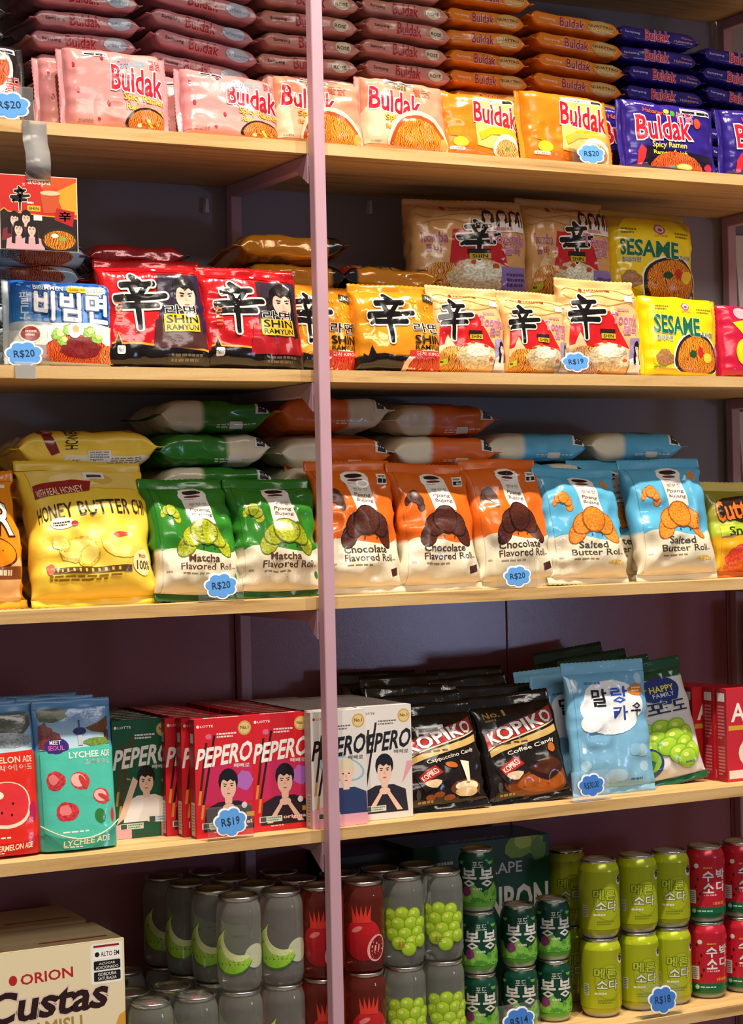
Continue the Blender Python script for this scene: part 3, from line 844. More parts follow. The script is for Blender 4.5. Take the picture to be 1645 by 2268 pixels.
def hanja(a, x0, y0, x1, y1):
    """brush-written character: strokes as tapering bars, cream edge below, black above"""
    st = [((.44, 1.0), (.56, .88), .055, .075), ((.24, .83), (.80, .88), .06, .05), ((.40, .82), (.46, .66), .045, .05), ((.68, .84), (.56, .66), .045, .05),
          ((.05, .565), (.99, .66), .075, .055), ((.20, .44), (.84, .47), .06, .06), ((.20, .46), (.10, .40), .05, .035), ((.51, .66), (.50, .02), .062, .038)]
    W, H = (x1 - x0), (y1 - y0)
    for g, c in ((.036, '#efe3cf'), (0, '#100d0d')):
        T = []
        for (p, q, w0, w1) in st:
            p = np.array(p); q = np.array(q); d = (q - p) / np.linalg.norm(q - p); nn = np.array((-d[1], d[0])) 
            L = []
            for c0, w, sg in ((p, w0 + g, -1), (q, w1 + g, 1)):
                for i in range(7):
                    an = -math.pi / 2 + math.pi * i / 6
                    L.append(c0 + sg * d * w * math.cos(an) * .8 + sg * nn * w * math.sin(an))
            L = np.array([(x0 + x * W, y0 + y * H) for x, y in L])
            T += [[L[0], L[i], L[i + 1]] for i in range(1, len(L) - 1)]
        a.add(np.array(T), c)

def red_pack(person):
    a = Art(.165, .158)
    bg = bands((.15, '#171013'), (2, '#c9161d'))
    a.poly([(0, 0), (1, 0), (1, .12), (.3, .18), (.16, .18), (.12, .28), (.07, .19), (0, .18)], '#151012'); a.poly([(1, .12), (.3, .18), (.16, .18), (.12, .28), (.07, .19), (0, .18), (0, .20), (.07, .21), (.12, .31), (.17, .20), (.3, .20), (1, .14)], '#e8992e')
    x0 = .50 if person == 1 else .52
    a.poly([(x0, .2), (1, .15), (1, .92), (x0 + .02, .90)], '#2a2132' if person == 1 else '#3a2f3e')
    if person == 1:
        a.bust(.76, .68, .22, '#17131a', '#e3b79f', '#4a2a2c', hands=False); a.ell(.95, .6, .07, .3, '#2a1c3a', n=16)
    else:
        a.bust(.77, .67, .23, '#1a1517', '#e2b8a4', '#a31a22', long=True)
    hanja(a, .10, .32, .58, .86)
    a.t('라', .56, .47, .69, .58, INKY, (WHITE, .04), bold=.015); a.t('면', .71, .47, .84, .58, INKY, (WHITE, .04), bold=.015)
    a.rect(.54, .31, .86, .485, '#d7b324'); a.t('SHIN', .56, .395, .84, .475, '#14110c', bold=.025); a.t('RAMYUN', .56, .325, .84, .38, '#14110c', bold=.02)
    a.rect(.09, .09, .2, .17, '#e8e8ea', r=.003); a.t('No.1', .11, .11, .18, .15, '#2a4a8a', bold=.01); a.lines(.12, .40, .2, .60, 6, '#e06a3a')
    a.rect(.55, .03, .90, .10, '#2a2522'); a.lines(.58, .03, .88, .11, 2, '#7a6f5c')
    a.rect(.05, .93, .95, .975, '#b01218'); a.ell(.52, .955, .02, .012, '#f0e0dc', n=10)
    return dict(art=a, side=None, bg=bg, base='#c9161d', finish='foil', top='#c2161c', bot='#171013')

def kimchi_pack():
    a = Art(.153, .14)
    bg = bands((.14, '#1d1512'), (2, '#e0921c'))
    a.poly([(0, 0), (.55, 0), (.5, .12), (.30, .17), (.22, .16), (.17, .27), (.12, .14), (0, .18)], '#17100e'); a.rect(.5, .0, 1, .09, '#d0401c')
    a.ell(.80, .02, .30, .20, '#e8d2b4', n=24); a.ell(.82, .01, .27, .18, '#d8401c', 'noodle', n=24)
    rg = random.Random(5)
    for i in range(26): a.ell(rg.uniform(.55, .98), rg.uniform(.62, .86), .012, .018, '#f2b23a', n=6)
    hanja(a, .14, .30, .64, .90)
    a.t('라', .62, .44, .76, .57, INKY, (WHITE, .045), bold=.015); a.t('면', .78, .44, .94, .57, INKY, (WHITE, .045), bold=.015)
    a.t('SHIN', .62, .30, .96, .41, '#16100c', bold=.035); a.t('RAMYUN', .62, .225, .96, .285, '#16100c', bold=.015)
    a.rect(.56, .145, .98, .215, '#c3352a'); a.t('김치 KIMCHI', .62, .155, .96, .205, '#f2e6dc', bold=.010)
    a.rect(.76, .84, .93, .94, '#3a3a2c', rot=-12); a.t('No.1', .79, .865, .90, .91, '#f0f0e8', bold=.02, rot=-12)
    return dict(art=a, side=None, bg=bg, base='#e0921c', finish='foil', top='#d98a1a', bot='#1d1512')

def cream_pack(big=False, girl=True):
    a = Art(*((.2, .16) if big else (.145, .15)))
    tan = '#dcae74' if not big else '#d3a163'
    bg = bands((.78, tan), (2, '#e0b376'))
    for i, y in enumerate((.94, .86, .79)):
        P = [(x / 14, y + .025 * math.sin(x * .9 + i * 2)) for x in range(15)]
        a.poly(P + [(x, yy - .008) for x, yy in P[::-1]], '#b98545')
    a.poly([(.02 + .3 * big, .28), (.12 + .24 * big, .70), (.58 + .10 * big, .70), (.78, .28)], '#c41c22'); a.poly([(.02, .28), (.14, .30), (.22, .44), (.3, .28), (.4, .2), (0, .18)], '#e2c495')
    if big:
        for i in range(4): a.bust(.62 + i * .105, .865, .062, '#1c1518', '#e9c6b4', '#efe6e0', long=True)
    a.ell(.28, .12, .26, .17, '#e09a3a', 'noodle', n=22); a.ell(.55, .18, .24, .16, '#d9c69a', 'grain', n=20, rough=.08); a.ell(.56, .24, .15, .08, '#eef0d8', 'grain', n=14, rough=.15)
    for x, y in ((.4, .3), (.66, .3), (.5, .34), (.72, .14)): a.ell(x, y, .03, .02, '#c24a2a', n=8, rough=.2)
    if girl:
        a.poly([(.76, .0), (1, .0), (1, .40), (.8, .40)], '#9a86b4'); a.bust(.92, .27, .11, '#17131a', '#ecc9b8', '#efe8e0', long=True)
    elif big:
        a.rect(.70, .0, 1, .30, '#8f74b4'); a.lines(.74, .08, .97, .24, 3, '#4a3a7a')
    hanja(a, .06 if not big else .38, .36, .52 if not big else .70, .86 if not big else .80)
    if big: a.t('Toomba', .06, .55, .32, .67, '#a8487c', ('#e0c8b0', .03), bold=.02); a.t('툼바', .12, .44, .28, .53, '#a8487c', bold=.01)
    a.t('Toomba', .60, .55, .98, .68, '#c1568e', ('#f6e4d8', .035), bold=.02, rot=-3); a.t('툼바', .72, .44, .93, .54, '#c1568e', ('#f6e4d8', .03), bold=.010); a.lines(.66, .69, .94, .75, 1, '#c98a8a')
    a.rect(.46, .44, .62, .49, '#2a1c18'); a.rect(.47, .38, .62, .44, '#c9a82a'); a.t('SHIN', .49, .39, .60, .43, '#16100c', bold=.02)
    a.rect(.03, .06, .2, .12, '#c2d23a', rot=12); a.lines(.05, .07, .18, .11, 1, '#2a3a12')
    a.rect(.76, .82, .9, .89, '#efe8dc') if not big else None
    a.t('NONGSHIM', .36, .925, .62, .955, '#7a2a24', bold=.01); a.ell(.31, .94, .022, .022, '#a81c24', n=10)
    return dict(art=a, side=None, bg=bg, base=tan, finish='gloss', top=tan, bot='#caa06a')

def sesame_pack(big=False):
    a = Art(*((.184, .16) if big else (.164, .137)))
    bg = bands((.86 if big else 2, '#ecc90f'), (2, '#caa03c'))
    if big: a.ell(.5, .55, .48, .42, '#efd21e', n=28)
    a.rect(.06, .06, .94, .94, '#efce12', r=.03) if not big else None
    a.ell(.55, .84, .06, .055, '#b25a78', n=12, rough=.12); a.ell(.55, .84, .042, .038, '#f0d2c4', n=12); a.ell(.55, .83, .025, .02, '#a8405e', n=8)
    a.t('OTTOGI', .49, .745, .61, .77, '#a04a6a', bold=.01); a.lines(.14, .76, .32, .84, 2, '#7a6a1a'); a.lines(.70, .74, .92, .82, 2, '#7a6a1a')
    a.ell(.66, .22, .33, .27, '#f2eee0', n=26); a.bowl(.66, .22, .31, '#e08a24', '#2a211e', .82, False)
    a.ell(.60, .30, .05, .04, '#2a4a2e', n=10, rough=.2); a.ell(.70, .32, .04, .05, '#c02a1e', n=8, rough=.2); a.ell(.80, .26, .06, .05, '#f0c93a', n=10)
    a.t('SESAME', .11, .50, .72, .70, '#17664e', ('#f0e6b0', .03), bold=.05, rot=-2); a.t('FLAVOR', .74, .49, .90, .54, '#3a6a7a', ('#e8eef0', .05), bold=.01); a.t('참깨라면', .13, .43, .34, .49, '#2a5a6a', ('#e8eef0', .05), bold=.005)
    a.ell(.22, .22, .12, .09, '#a8784a', 'grain', n=16, rough=.15); a.lines(.08, .07, .36, .13, 1, '#7a8a1a')
    if big:
        a.ell(.94, .05, .07, .07, '#1a1614', n=14); a.t('5PK', .895, .02, .975, .08, '#f2efe6', bold=.01); a.ell(.83, .30, .09, .05, '#eec32a', n=14)
    return dict(art=a, side=None, bg=bg, base='#e4bf14', finish='gloss', top='#d9b52a' if not big else '#c29a46', bot='#dcb41e')

def hot_pack():
    a = Art(.16, .125)
    bg = bands((2, '#b9163a'))
    a.ell(.28, .86, .09, .09, '#e6a2ae', n=14); a.poly([(.16, .70), (.36, .74), (.62, .3), (.5, .22), (.34, .5)], '#f0d21e'); a.ell(.30, .34, .13, .13, '#f0d21e', n=18); a.ell(.80, .3, .26, .22, '#d9581e', 'noodle', n=22)
    return dict(art=a, side=None, bg=bg, base='#b9163a', finish='gloss', top='#a81434', bot='#8a0f2a')

def honey_bag():
    a = Art(.205, .24)
    bg = bands((2, '#ebc83e'))
    a.rect(.0, .82, 1, .99, '#e3c76a'); a.ell(.45, .9, .2, .07, '#e9d79a', n=20); a.ell(.42, .88, .06, .03, '#d8b84a', n=12); a.ell(.62, .9, .09, .05, '#cfae52', n=12)
    a.poly([(.02, .74), (.52, .80), (.54, .88), (.42, .90), (.02, .85)], '#8e1f22'); a.t('WITH REAL HONEY', .05, .77, .48, .83, '#f0d8b4', bold=.01, rot=7); a.rect(.5, .90, .64, .96, '#e8e8e4'); a.rect(.52, .91, .62, .935, '#3a3a48')
    a.t('HONEY BUTTER CHIP', .01, .595, 1.06, .715, '#3a2418', bold=.01, rot=3, arc=.6)
    a.ell(.27, .54, .10, .055, '#f2ecd8', n=16); a.lines(.20, .515, .34, .555, 2, '#3a2a22'); a.ell(.37, .53, .025, .025, '#b02a2a', n=8)
    for x, y, r, ro in ((.36, .33, .15, 20), (.24, .38, .09, -30), (.45, .28, .1, 60)): a.ell(x, y, r, r * .72, '#e2b93c', 'grain', rot=ro, n=16, rough=.12); a.ell(x, y + .01, r * .85, r * .56, '#f2d96a', rot=ro, n=14, rough=.1)
    a.ell(.70, .38, .17, .15, '#f0cf58', n=18, rough=.04); a.ell(.68, .43, .06, .025, '#c8452a', n=10, rough=.2)
    a.ell(.88, .22, .13, .11, '#f3e3a4', n=18); a.t('Made', .82, .255, .92, .285, '#b5452a', bold=.01); a.t('100%', .79, .17, .99, .235, '#4a2a1a', bold=.025)
    a.rect(.10, .155, .74, .20, '#5a3f1c'); [a.rect(.14 + i * .045, .165, .155 + i * .045, .19, '#d8b84a') for i in range(12)]
    a.lines(.10, .10, .66, .145, 2, '#8a6a18'); a.ell(.10, .19, .06, .05, '#c8684a', n=12, rough=.2)
    return dict(art=a, side=None, bg=bg, base='#ebc83e', finish='soft', top='#d9b83a', bot='#efcc2c')

def roll_bag(kind):
    top, dark, cro, crd, txt, name = {'matcha': ('#2c7a22', '#1d5618', '#a3b021', '#5d6a10', '#5d3a22', ('Matcha', 'Flavored Roll')),
        'choc': ('#d9661a', '#a8450f', '#4f2418', '#2b120d', '#43302a', ('Chocolate', 'Flavored Roll')),
        'salt': ('#56a9cf', '#3a86b2', '#e2892a', '#a8541a', '#4a4338', ('Salted', 'Butter Roll'))}[kind]
    cream = '#ded5bb'
    a = Art(.165, .22)
    bg = bands((.37, cream), (2, top), wav=.02, k=.5)
    P = [(x / 12, .36 + .03 * math.sin(x * .55)) for x in range(13)]
    a.poly([(0, 1), (0, P[0][1])] + P[1:] + [(1, 1)], top); a.poly([(0, 0), (1, 0)] + P[::-1], cream)
    a.poly([(.40, .96), (.64, .96), (.70, .62), (.46, .62)], '#e9e2d6')
    a.ell(.52, .91, .135, .10, '#f0ebe2', n=20, rough=.05); a.ell(.52, .935, .085, .03, '#2a1a18', n=12, rough=.1); a.ell(.52, .895, .075, .016, '#6a2a22', n=10); a.lines(.44, .86, .6, .875, 1, '#b09a8a')
    a.t('빵부장', .48, .795, .64, .83, '#8a7468', bold=.010); a.t('Ppang', .475, .735, .655, .775, '#6a4a40', bold=.02, rot=-4); a.t('Bujang', .485, .685, .67, .725, '#6a4a40', bold=.02, rot=-4)
    a.croissant(.24, .735, .125, cro, crd, -20)
    a.croissant(.56, .50, .26, cro, crd, 0)
    for x in (.52, .64): a.ell(x, .385, .008, .018, '#4a3a34', n=8)
    a.t(name[0], .52 - .24 * (len(name[0]) / 9), .255, .52 + .24 * (len(name[0]) / 9), .32, txt, bold=.025)
    a.t(name[1], .28, .185, .84, .245, txt, bold=.025)
    a.lines(.30, .14, .78, .165, 1, '#8a7a5a'); a.lines(.06, .15, .24, .18, 1, '#a08a6a'); a.lines(.85, .19, .97, .21, 1, '#9a8a72')
    if kind == 'matcha': a.ell(.93, .12, .05, .05, '#3f7a2a', n=14)
    elif kind == 'choc': a.rect(.80, .07, .95, .13, '#4a2418', 'grain', rot=10); sticker(a, .76, .86, .95, .95)
    else: a.ell(.82, .90, .09, .05, '#e0882a', 'grain', rot=-25, n=14); a.ell(.80, .12, .12, .03, '#e2c06a', 'grain', n=14, rough=.2)
    return dict(art=a, side=None, bg=bg, base=top, finish='soft' if kind != 'matcha' else 'gloss', top=top, bot=cream if kind != 'matcha' else '#2c5a1c', cream=cream)

def ring_bag():
    a = Art(.15, .2)
    a.ell(.5, .36, .45, .2, '#5a2416', n=24); a.ell(.5, .37, .42, .17, '#f08a12', n=24); a.rect(.6, .93, .9, .96, '#e8e6e0')
    a.t('R', .62, .52, .96, .80, '#f2efe8', ('#3a1512', .05), bold=.03); a.poly([(.4, 0), (1, 0), (1, .34), (.7, .22)], '#e8b878'); a.rect(.62, .16, 1, .26, '#8a4a1c'); a.lines(.66, .17, .98, .25, 1, '#f0dcb4')
    return dict(art=a, side=None, bg=bands((2, '#e58a16')), base='#e58a16', finish='gloss', top='#d87c12', bot='#e8b02a')

def squid_bag():
    a = Art(.17, .16)
    bg = bands((.42, '#d8a41c'), (.6, '#a9b83a'), (2, '#8d8a2c'))
    a.poly([(0, 0), (1, 0), (1, .42), (0, .36)], '#e0a01a'); a.ell(.3, .15, .2, .14, '#d8482a', 'grain', n=16, rough=.2); a.ell(.7, .2, .25, .14, '#b8782a', 'grain', n=16, rough=.2); a.ell(.5, .05, .4, .07, '#e0662a', 'grain', n=16, rough=.1)
    a.poly([(.02, .40), (.98, .46), (.98, .58), (.02, .52)], '#b9cf3a'); a.t('Snack', .18, .42, .62, .53, '#2a3a12', bold=.03, rot=5)
    a.ell(.5, .74, .45, .16, '#2a1a16', n=20, rough=.06); a.t('Cuttlefish', .0, .62, .9, .88, '#d8702a', ('#2a120c', .04), bold=.04, rot=6)
    return dict(art=a, side=None, bg=bg, base='#b8a82c', finish='gloss', top='#d8c46a', bot='#d8742a')

def ade_pouch(kind):
    c, c2, nm, kr = {'lychee': ('#4fc0ac', '#3d9a88', 'LYCHEE ADE', '리치에이드'), 'melon': ('#d62a1e', '#b81c18', 'WATERMELON ADE', '수박에이드')}[kind]
    a = Art(.12, .22)
    a.rect(0, .71, 1, .995, ('#bfd8e6', '#3f7fc0'))
    if kind == 'lychee':
        for x, y, r in ((.12, .83, .16), (.25, .77, .14), (.08, .76, .1)): a.ell(x, y, r, r * .8, '#7a3230', 'grain', n=14, rough=.2)
        a.ell(.22, .96, .25, .10, '#3a4a2a', 'grain', n=14, rough=.2)
        a.poly([(.62, .85), (1.0, .93), (1.0, .86), (.94, .80), (.70, .82)], '#6a4426'); a.rect(.88, .72, 1, .83, '#5a3020'); a.ell(.78, .745, .2, .06, '#6f8f3a', 'grain', n=14, rough=.2)
        a.rect(.535, .73, .585, .82, '#b9c2ca'); a.ell(.56, .83, .07, .05, '#28386e', n=12); a.rect(.55, .86, .57, .91, '#3a4a7a')
    else:
        a.poly([(0, .90), (.3, .86), (.7, .80), (1, .90), (1, .99), (0, .99)], '#4a4f4a'); a.ell(.6, .8, .4, .1, '#8fa0aa', 'grain', n=14, rough=.2)
    a.poly([(0, 0), (1, 0), (1, .725), (0, .70)], c)
    if kind == 'lychee':
        a.ell(.28, .735, .16, .10, '#3a2a78', n=20, rough=.07); a.t('MEET', .21, .745, .35, .775, '#f0ecf4', bold=.02); a.t('SEOUL', .18, .705, .38, .738, '#e066a8', bold=.02)
        for x, y in ((.24, .49), (.36, .27)): a.ell(x, y, .125, .125, '#c83a44', 'grain', n=22, rough=.06); a.ell(x - .02, y + .01, .07, .07, '#e07a7a', n=12, rough=.1)
        for x, y, ro in ((.52, .48, 20), (.76, .36, 60)): a.ell(x, y, .10, .12, '#d04a4a', 'grain', rot=ro, n=16); a.ell(x - .02, y + .005, .075, .09, '#f0b4b0', rot=ro, n=14); a.ell(x + .03, y - .01, .03, .1, '#c83a3a', rot=ro, n=12)
        a.ell(.72, .22, .07, .10, '#2f7a36', rot=10, n=14); a.ell(.94, .22, .05, .1, '#c83a44', n=12)
        a.t(nm, .42, .64, .96, .685, '#f2f4ee', bold=.03); a.t(kr, .58, .585, .95, .63, '#e6f2ee', bold=.01)
    else:
        a.ell(.55, .35, .30, .30, '#e8dcc0', n=24); a.ell(.55, .36, .27, .27, '#d8343a', n=24); a.ell(.48, .42, .05, .05, '#f4ecd0', n=10); a.ell(.9, .30, .08, .12, '#b01c54', n=14)
        for x, y in ((.5, .3), (.62, .36), (.6, .28)): a.ell(x, y, .012, .02, '#2a1214', n=6)
        a.t(nm, .1, .64, .95, .685, '#f0d8b8', bold=.03); a.t(kr, .35, .585, .94, .63, '#f2dcc8', bold=.01)
    a.lines(.30, .115, .8, .135, 1, '#e8efe6'); a.poly([(0, 0), (1, 0), (1, .13), (.7, .085), (.3, .085), (0, .13)], c2); a.t(nm, .30, .035, .84, .075, '#e6dcae', bold=.03, rot=4, sh=.2); a.lines(.3, .012, .66, .028, 1, '#cfd8c0')
    return dict(art=a, side=None, bg=bands((.71, c), (2, '#4f83b8')), base=c, finish='soft', top='#5b8fc4', bot=c)

def stick_box(kind):
    col, tx, dk = {'green': ('#17573d', '#f3f1ee', '#0f3d2c'), 'red': ('#d3202a', '#f6f2ee', '#8e1620'), 'white': ('#d9d6d2', '#171516', '#a8a4a2'), 'white2': ('#dedad6', '#171516', '#a8a4a2')}[kind]
    f = Art(.097, .18); l = Art(.022, .18); t = Art(.097, .022)
    f.rect(0, 0, 1, 1, col)
    f.t('LOTTE', .10, .93, .32, .95, tx if kind != 'white' else '#c23040', bold=.02); f.ell(.06, .94, .025, .025, tx if 'white' not in kind else '#c23040', n=10)
    f.ell(.86, .905, .115, .115, '#c8a35a', n=20); f.ell(.86, .905, .09, .09, '#e0c27a', n=20); f.t('No.1', .79, .895, .93, .925, '#3a2a16', bold=.03)
    f.lines(.38, .83, .72, .88, 2, '#efe6e0' if 'white' not in kind else '#6a6468'); f.ell(.24, .85, .05, .045, '#d8688a' if kind == 'red' else col, n=8, rough=.25)
    if kind == 'red':
        f.rect(.16, .28, .98, .60, '#c92a5a'); f.ell(.84, .46, .15, .16, '#b26ac0', n=14, rough=.12); f.rect(0, 0, .12, .5, '#d3202a')
    elif kind == 'green':
        f.ell(.88, .47, .06, .05, '#e79aa4', n=10); f.ell(.95, .47, .06, .05, '#e79aa4', n=10); f.poly([(.86, .44), (.98, .44), (.92, .40)], '#e79aa4'); f.poly([(.2, .52), (.3, .5), (.3, .49), (.2, .505)], '#c8a03a'); f.rect(0, 0, .3, .12, '#e8a8b0'); f.poly([(.8, 0), (1, 0), (1, .38), (.8, .3)], '#d8909c')
    elif kind == 'white':
        f.poly([(0, 0), (1, 0), (1, .26), (0, .16)], '#e3a4b4'); f.ell(.55, .5, .42, .2, '#8fb8cf', rot=-15, n=20); f.ell(.55, .5, .38, .17, col, rot=-15, n=20)
    else:
        f.poly([(0, 0), (.2, 0), (.1, .3), (0, .3)], '#e7aeb8'); f.poly([(.9, .5), (1, .5), (1, .45), (.8, .3)], '#e0a0a8')
    for x0, y0, x1, y1, c in ((.34, .86, .12, .28, '#2a1712'), (.20, .80, .08, .40, '#3a2016')):
        cc = c if kind != 'green' else '#6a3a1e'
        f.poly([(x0 - .02, y0), (x0 + .02, y0), (x1 + .03, y1), (x1 - .01, y1)], cc, 'grain' if kind == 'green' else 'ink'); f.poly([(x1 - .01, y1), (x1 + .03, y1), (x1 + .0, y1 - .12), (x1 - .04, y1 - .12)], '#c9953f')
    if kind == 'green': f.bust(.56, .47, .27, '#181214', '#ecc8b4', '#ece8e8'); f.poly([(.05, .12), (.2, .18), (.42, .48), (.34, .52)], '#ecc8b4')
    elif kind == 'red': f.bust(.56, .42, .30, '#19141a', '#e8bda8', '#2c1c26', hands=True)
    elif kind == 'white': f.bust(.62, .45, .28, '#d8cfae', '#ecc8b4', '#2a3a66')
    else: f.bust(.48, .43, .30, '#17131a', '#ecc5b0', '#26222c', hands=True)
    f.t('PEPERO', .03, .605, .99, .775, tx, bold=.045, sh=.28, rot=5); f.t('빼빼로', .66, .57, .94, .61, tx, bold=.03, rot=-2)
    f.rect(.10, .075, .50, .125, '#d4d6ce'); f.rect(.12, .08, .22, .12, '#4a4c4a'); f.lines(.24, .08, .48, .12, 2, '#5a8a6a')
    if kind == 'red': f.t('original', .52, .085, .95, .125, '#f6e8e4', ('#c22a3a', .05), bold=.02); f.lines(.3, .03, .7, .05, 1, '#e8c0b8'); f.ell(.83, .25, .05, .05, '#d8d8dc', n=12); f.rect(.86, .15, 1, .19, '#cf9a2e')
    if kind == 'green': f.rect(.58, .12, .98, .18, '#dde4e8', rot=-4); f.rect(.6, .125, .7, .17, '#4a4c4a'); f.lines(.72, .13, .96, .17, 2, '#6aa0c8'); f.t('amond', .36, .02, .7, .045, '#3a3a38', bold=.02)
    l.rect(0, 0, 1, 1, dk if kind != 'green' else '#14503a'); l.rect(.2, .02, .85, .3, '#c8b4ae'); l.lines(.3, .05, .75, .28, 9, '#8a6a68'); l.rect(.25, .80, .8, .88, '#9ab0c0')  # left face darker than the front: side shade put into the colour
    t.rect(0, 0, 1, 1, col); t.rect(.2, .3, .8, .7, '#e9dcd4'); t.t('PEPERO', .3, .35, .7, .65, dk, bold=.02)
    return dict(front=f, left=l, top=t, col=col)

def nut_box():
    f = Art(.08, .156); l = Art(.022, .156)
    f.rect(0, 0, 1, 1, '#c2202a'); f.t('A', .12, .64, .50, .84, '#f4ece4', bold=.03); f.ell(.72, .80, .14, .12, '#f4ece4', n=16); f.ell(.72, .80, .08, .07, '#c2202a', n=14); f.rect(.05, .55, .8, .60, '#d8a02a'); f.ell(.9, .3, .6, .4, '#e9dccb', n=20); f.ell(.7, .3, .3, .06, '#4a2418', 'grain', rot=20, n=14); f.ell(.7, .2, .3, .06, '#5a2c1c', 'grain', rot=20, n=14); f.rect(.05, .03, .7, .12, '#ded8d0')
    l.rect(0, 0, 1, 1, '#9c1c28'); l.rect(.15, .86, .85, .95, '#cfd4d8'); l.lines(.2, .45, .8, .82, 10, '#c87a80'); l.lines(.2, .06, .8, .38, 9, '#c87a80', 4)
    return dict(front=f, left=l, top=None, col='#b01c28')

def coffee_bag(second):
    a = Art(.15, .2)
    bg = bands((2, '#1b1311'))
    a.rect(0, 0, 1, 1, '#1c1412')
    a.t('No.1', .10, .86, .40, .93, '#b9964a', bold=.03, rot=4) if second else sticker(a, .26, .68, .56, .86)
    a.lines(.12, .81, .40, .85, 1, '#9a7c40')
    a.poly([(.02, .52), (1, .76), (1, .93), (.02, .69)], '#a92a24'); a.poly([(.02, .51), (1, .75), (1, .765), (.02, .525)], '#e0c8a8')
    a.t('KOPIKO', .07, .655, .95, .80, '#f2efe9', ('#3a1412', .035), bold=.045, rot=18)
    a.poly([(.04, .44), (1, .64), (1, .715), (.04, .505)], '#c6a763'); a.lines(.12, .545, .9, .585, 1, '#5a3a1c')
    a.t('Coffee Candy' if second else 'Cappuccino Candy', .30, .47, .88, .525, '#ece4d4', bold=.015, rot=13)
    if second:
        a.ell(.62, .14, .42, .20, '#7a3d14', n=22); a.ell(.66, .12, .3, .13, '#a8561c', n=20)
        a.poly([(.50, .28), (.74, .38), (.92, .29), (.68, .18)], '#4a2412'); a.poly([(.50, .28), (.68, .18), (.68, .12), (.50, .22)], '#2c140c'); a.poly([(.68, .18), (.92, .29), (.92, .22), (.68, .12)], '#3a1c10')
        a.ell(.80, .46, .055, .07, '#b8621e', n=12)
    else:
        a.ell(.72, .14, .2, .12, '#6a3a1c', n=18); a.ell(.72, .16, .155, .07, '#ecd9b0', n=18); a.ell(.70, .10, .14, .07, '#d9bd84', n=16); a.poly([(.70, .2), (.74, .2), (.77, .42), (.66, .44)], '#efe2c8'); a.ell(.56, .40, .07, .04, '#c0661e', rot=-30, n=10)
        for x, y in ((.4, .1), (.5, .06), (.3, .08)): a.ell(x, y, .06, .04, '#8a4a22', n=10)
    a.rect(.14, .18, .46, .40, '#241a17', rot=30); a.rect(.18, .27, .44, .37, '#b02a24', rot=32); a.t('KOPIKO', .20, .29, .42, .35, '#f0ece4', bold=.03, rot=32); a.ell(.34, .22, .09, .05, '#d9c4a0', n=10, rough=.3)
    a.ell(.12, .12, .05, .07, '#4a4644', n=12); a.lines(.12, .02, .5, .06, 1, '#b9964a')
    return dict(art=a, side=None, bg=bg, base='#1b1311', finish='foil', top='#16100f', bot='#16100f')

def milk_candy_bag():
    a = Art(.16, .235)
    bg = bands((2, '#74b2d6'))
    a.rect(0, 0, 1, 1, ('#86bcdc', '#6aa9d2'))
    for x, y, r in ((.5, .78, .30), (.35, .68, .24), (.7, .70, .24), (.5, .60, .3), (.25, .56, .15)): a.ell(x, y, r, r * .72, '#eef3f6', n=20)
    for x, y, r in ((.12, .2, .1), (.85, .3, .12), (.88, .16, .1), (.15, .08, .09), (.5, .1, .12), (.92, .93, .1), (.08, .92, .08)): a.ell(x, y, r, r * .7, '#a9cfe4', n=14, rough=.1)
    a.rect(.06, .30, .17, .40, '#8fc4e2', r=.006); a.rect(.66, .26, .80, .36, '#8fc4e2', r=.006); a.rect(.08, .31, .15, .36, '#e6f0f6')
    a.t('말', .30, .70, .48, .86, '#1c2028', ('#f4f6f8', .03), bold=.025); a.t('랑', .52, .72, .70, .87, '#2a5ac0', ('#f4f6f8', .03), bold=.025); a.t('카', .52, .57, .69, .70, '#2a3f9a', ('#f4f6f8', .03), bold=.025); a.t('우', .72, .60, .88, .72, '#1c2028', ('#f4f6f8', .03), bold=.025)
    a.ell(.84, .83, .14, .08, '#c9762a', n=16); a.lines(.75, .81, .93, .86, 2, '#f2e4c8'); a.lines(.25, .89, .55, .93, 1, '#4a7aa8')
    a.lines(.66, .04, .94, .07, 1, '#3a6a98')
    return dict(art=a, side=None, bg=bg, base='#74b2d6', finish='gloss', top='#7ab6d8', bot='#8ec4e4')

def grape_candy_bag():
    a = Art(.145, .22)
    bg = bands((.93, '#d9dbd8'), (2, '#164a30'))
    a.rect(0, .92, 1, 1, '#164a30'); a.ell(.60, .80, .26, .20, '#23357a', n=14, rough=.1); a.t('HAPPY', .44, .79, .76, .85, '#e6d83a', bold=.03); a.t('FAMILY', .46, .74, .74, .78, '#cfd8ec', bold=.02)
    a.ell(.2, .78, .2, .05, '#8fb53a', n=14, rough=.25, rot=20)
    a.t('청포도', .04, .575, .94, .71, '#26304f', ('#eef0ee', .03), bold=.020)
    a.grapes(.50, .34, .125, ((-1.6, 1.2), (-.2, 1.4), (1.3, 1.3), (-2.2, .3), (2.3, .4), (-.9, .3), (.8, .3), (-1.7, -.7), (0, -.6), (1.7, -.7), (.9, -1.6), (2.4, -1.5), (1.6, -2.2)), '#7fb41c', '#b4dc46')
    a.ell(.22, .17, .20, .20, '#23406e', n=20); a.ell(.24, .18, .15, .15, '#7fae2c', n=16); a.rect(.10, .13, .30, .21, '#2f6a3a', rot=-30)
    a.lines(.65, .10, .9, .13, 1, '#6a6a62')
    return dict(art=a, side=None, bg=bg, base='#d9dbd8', finish='gloss', top='#164a30', bot='#1c5a36')

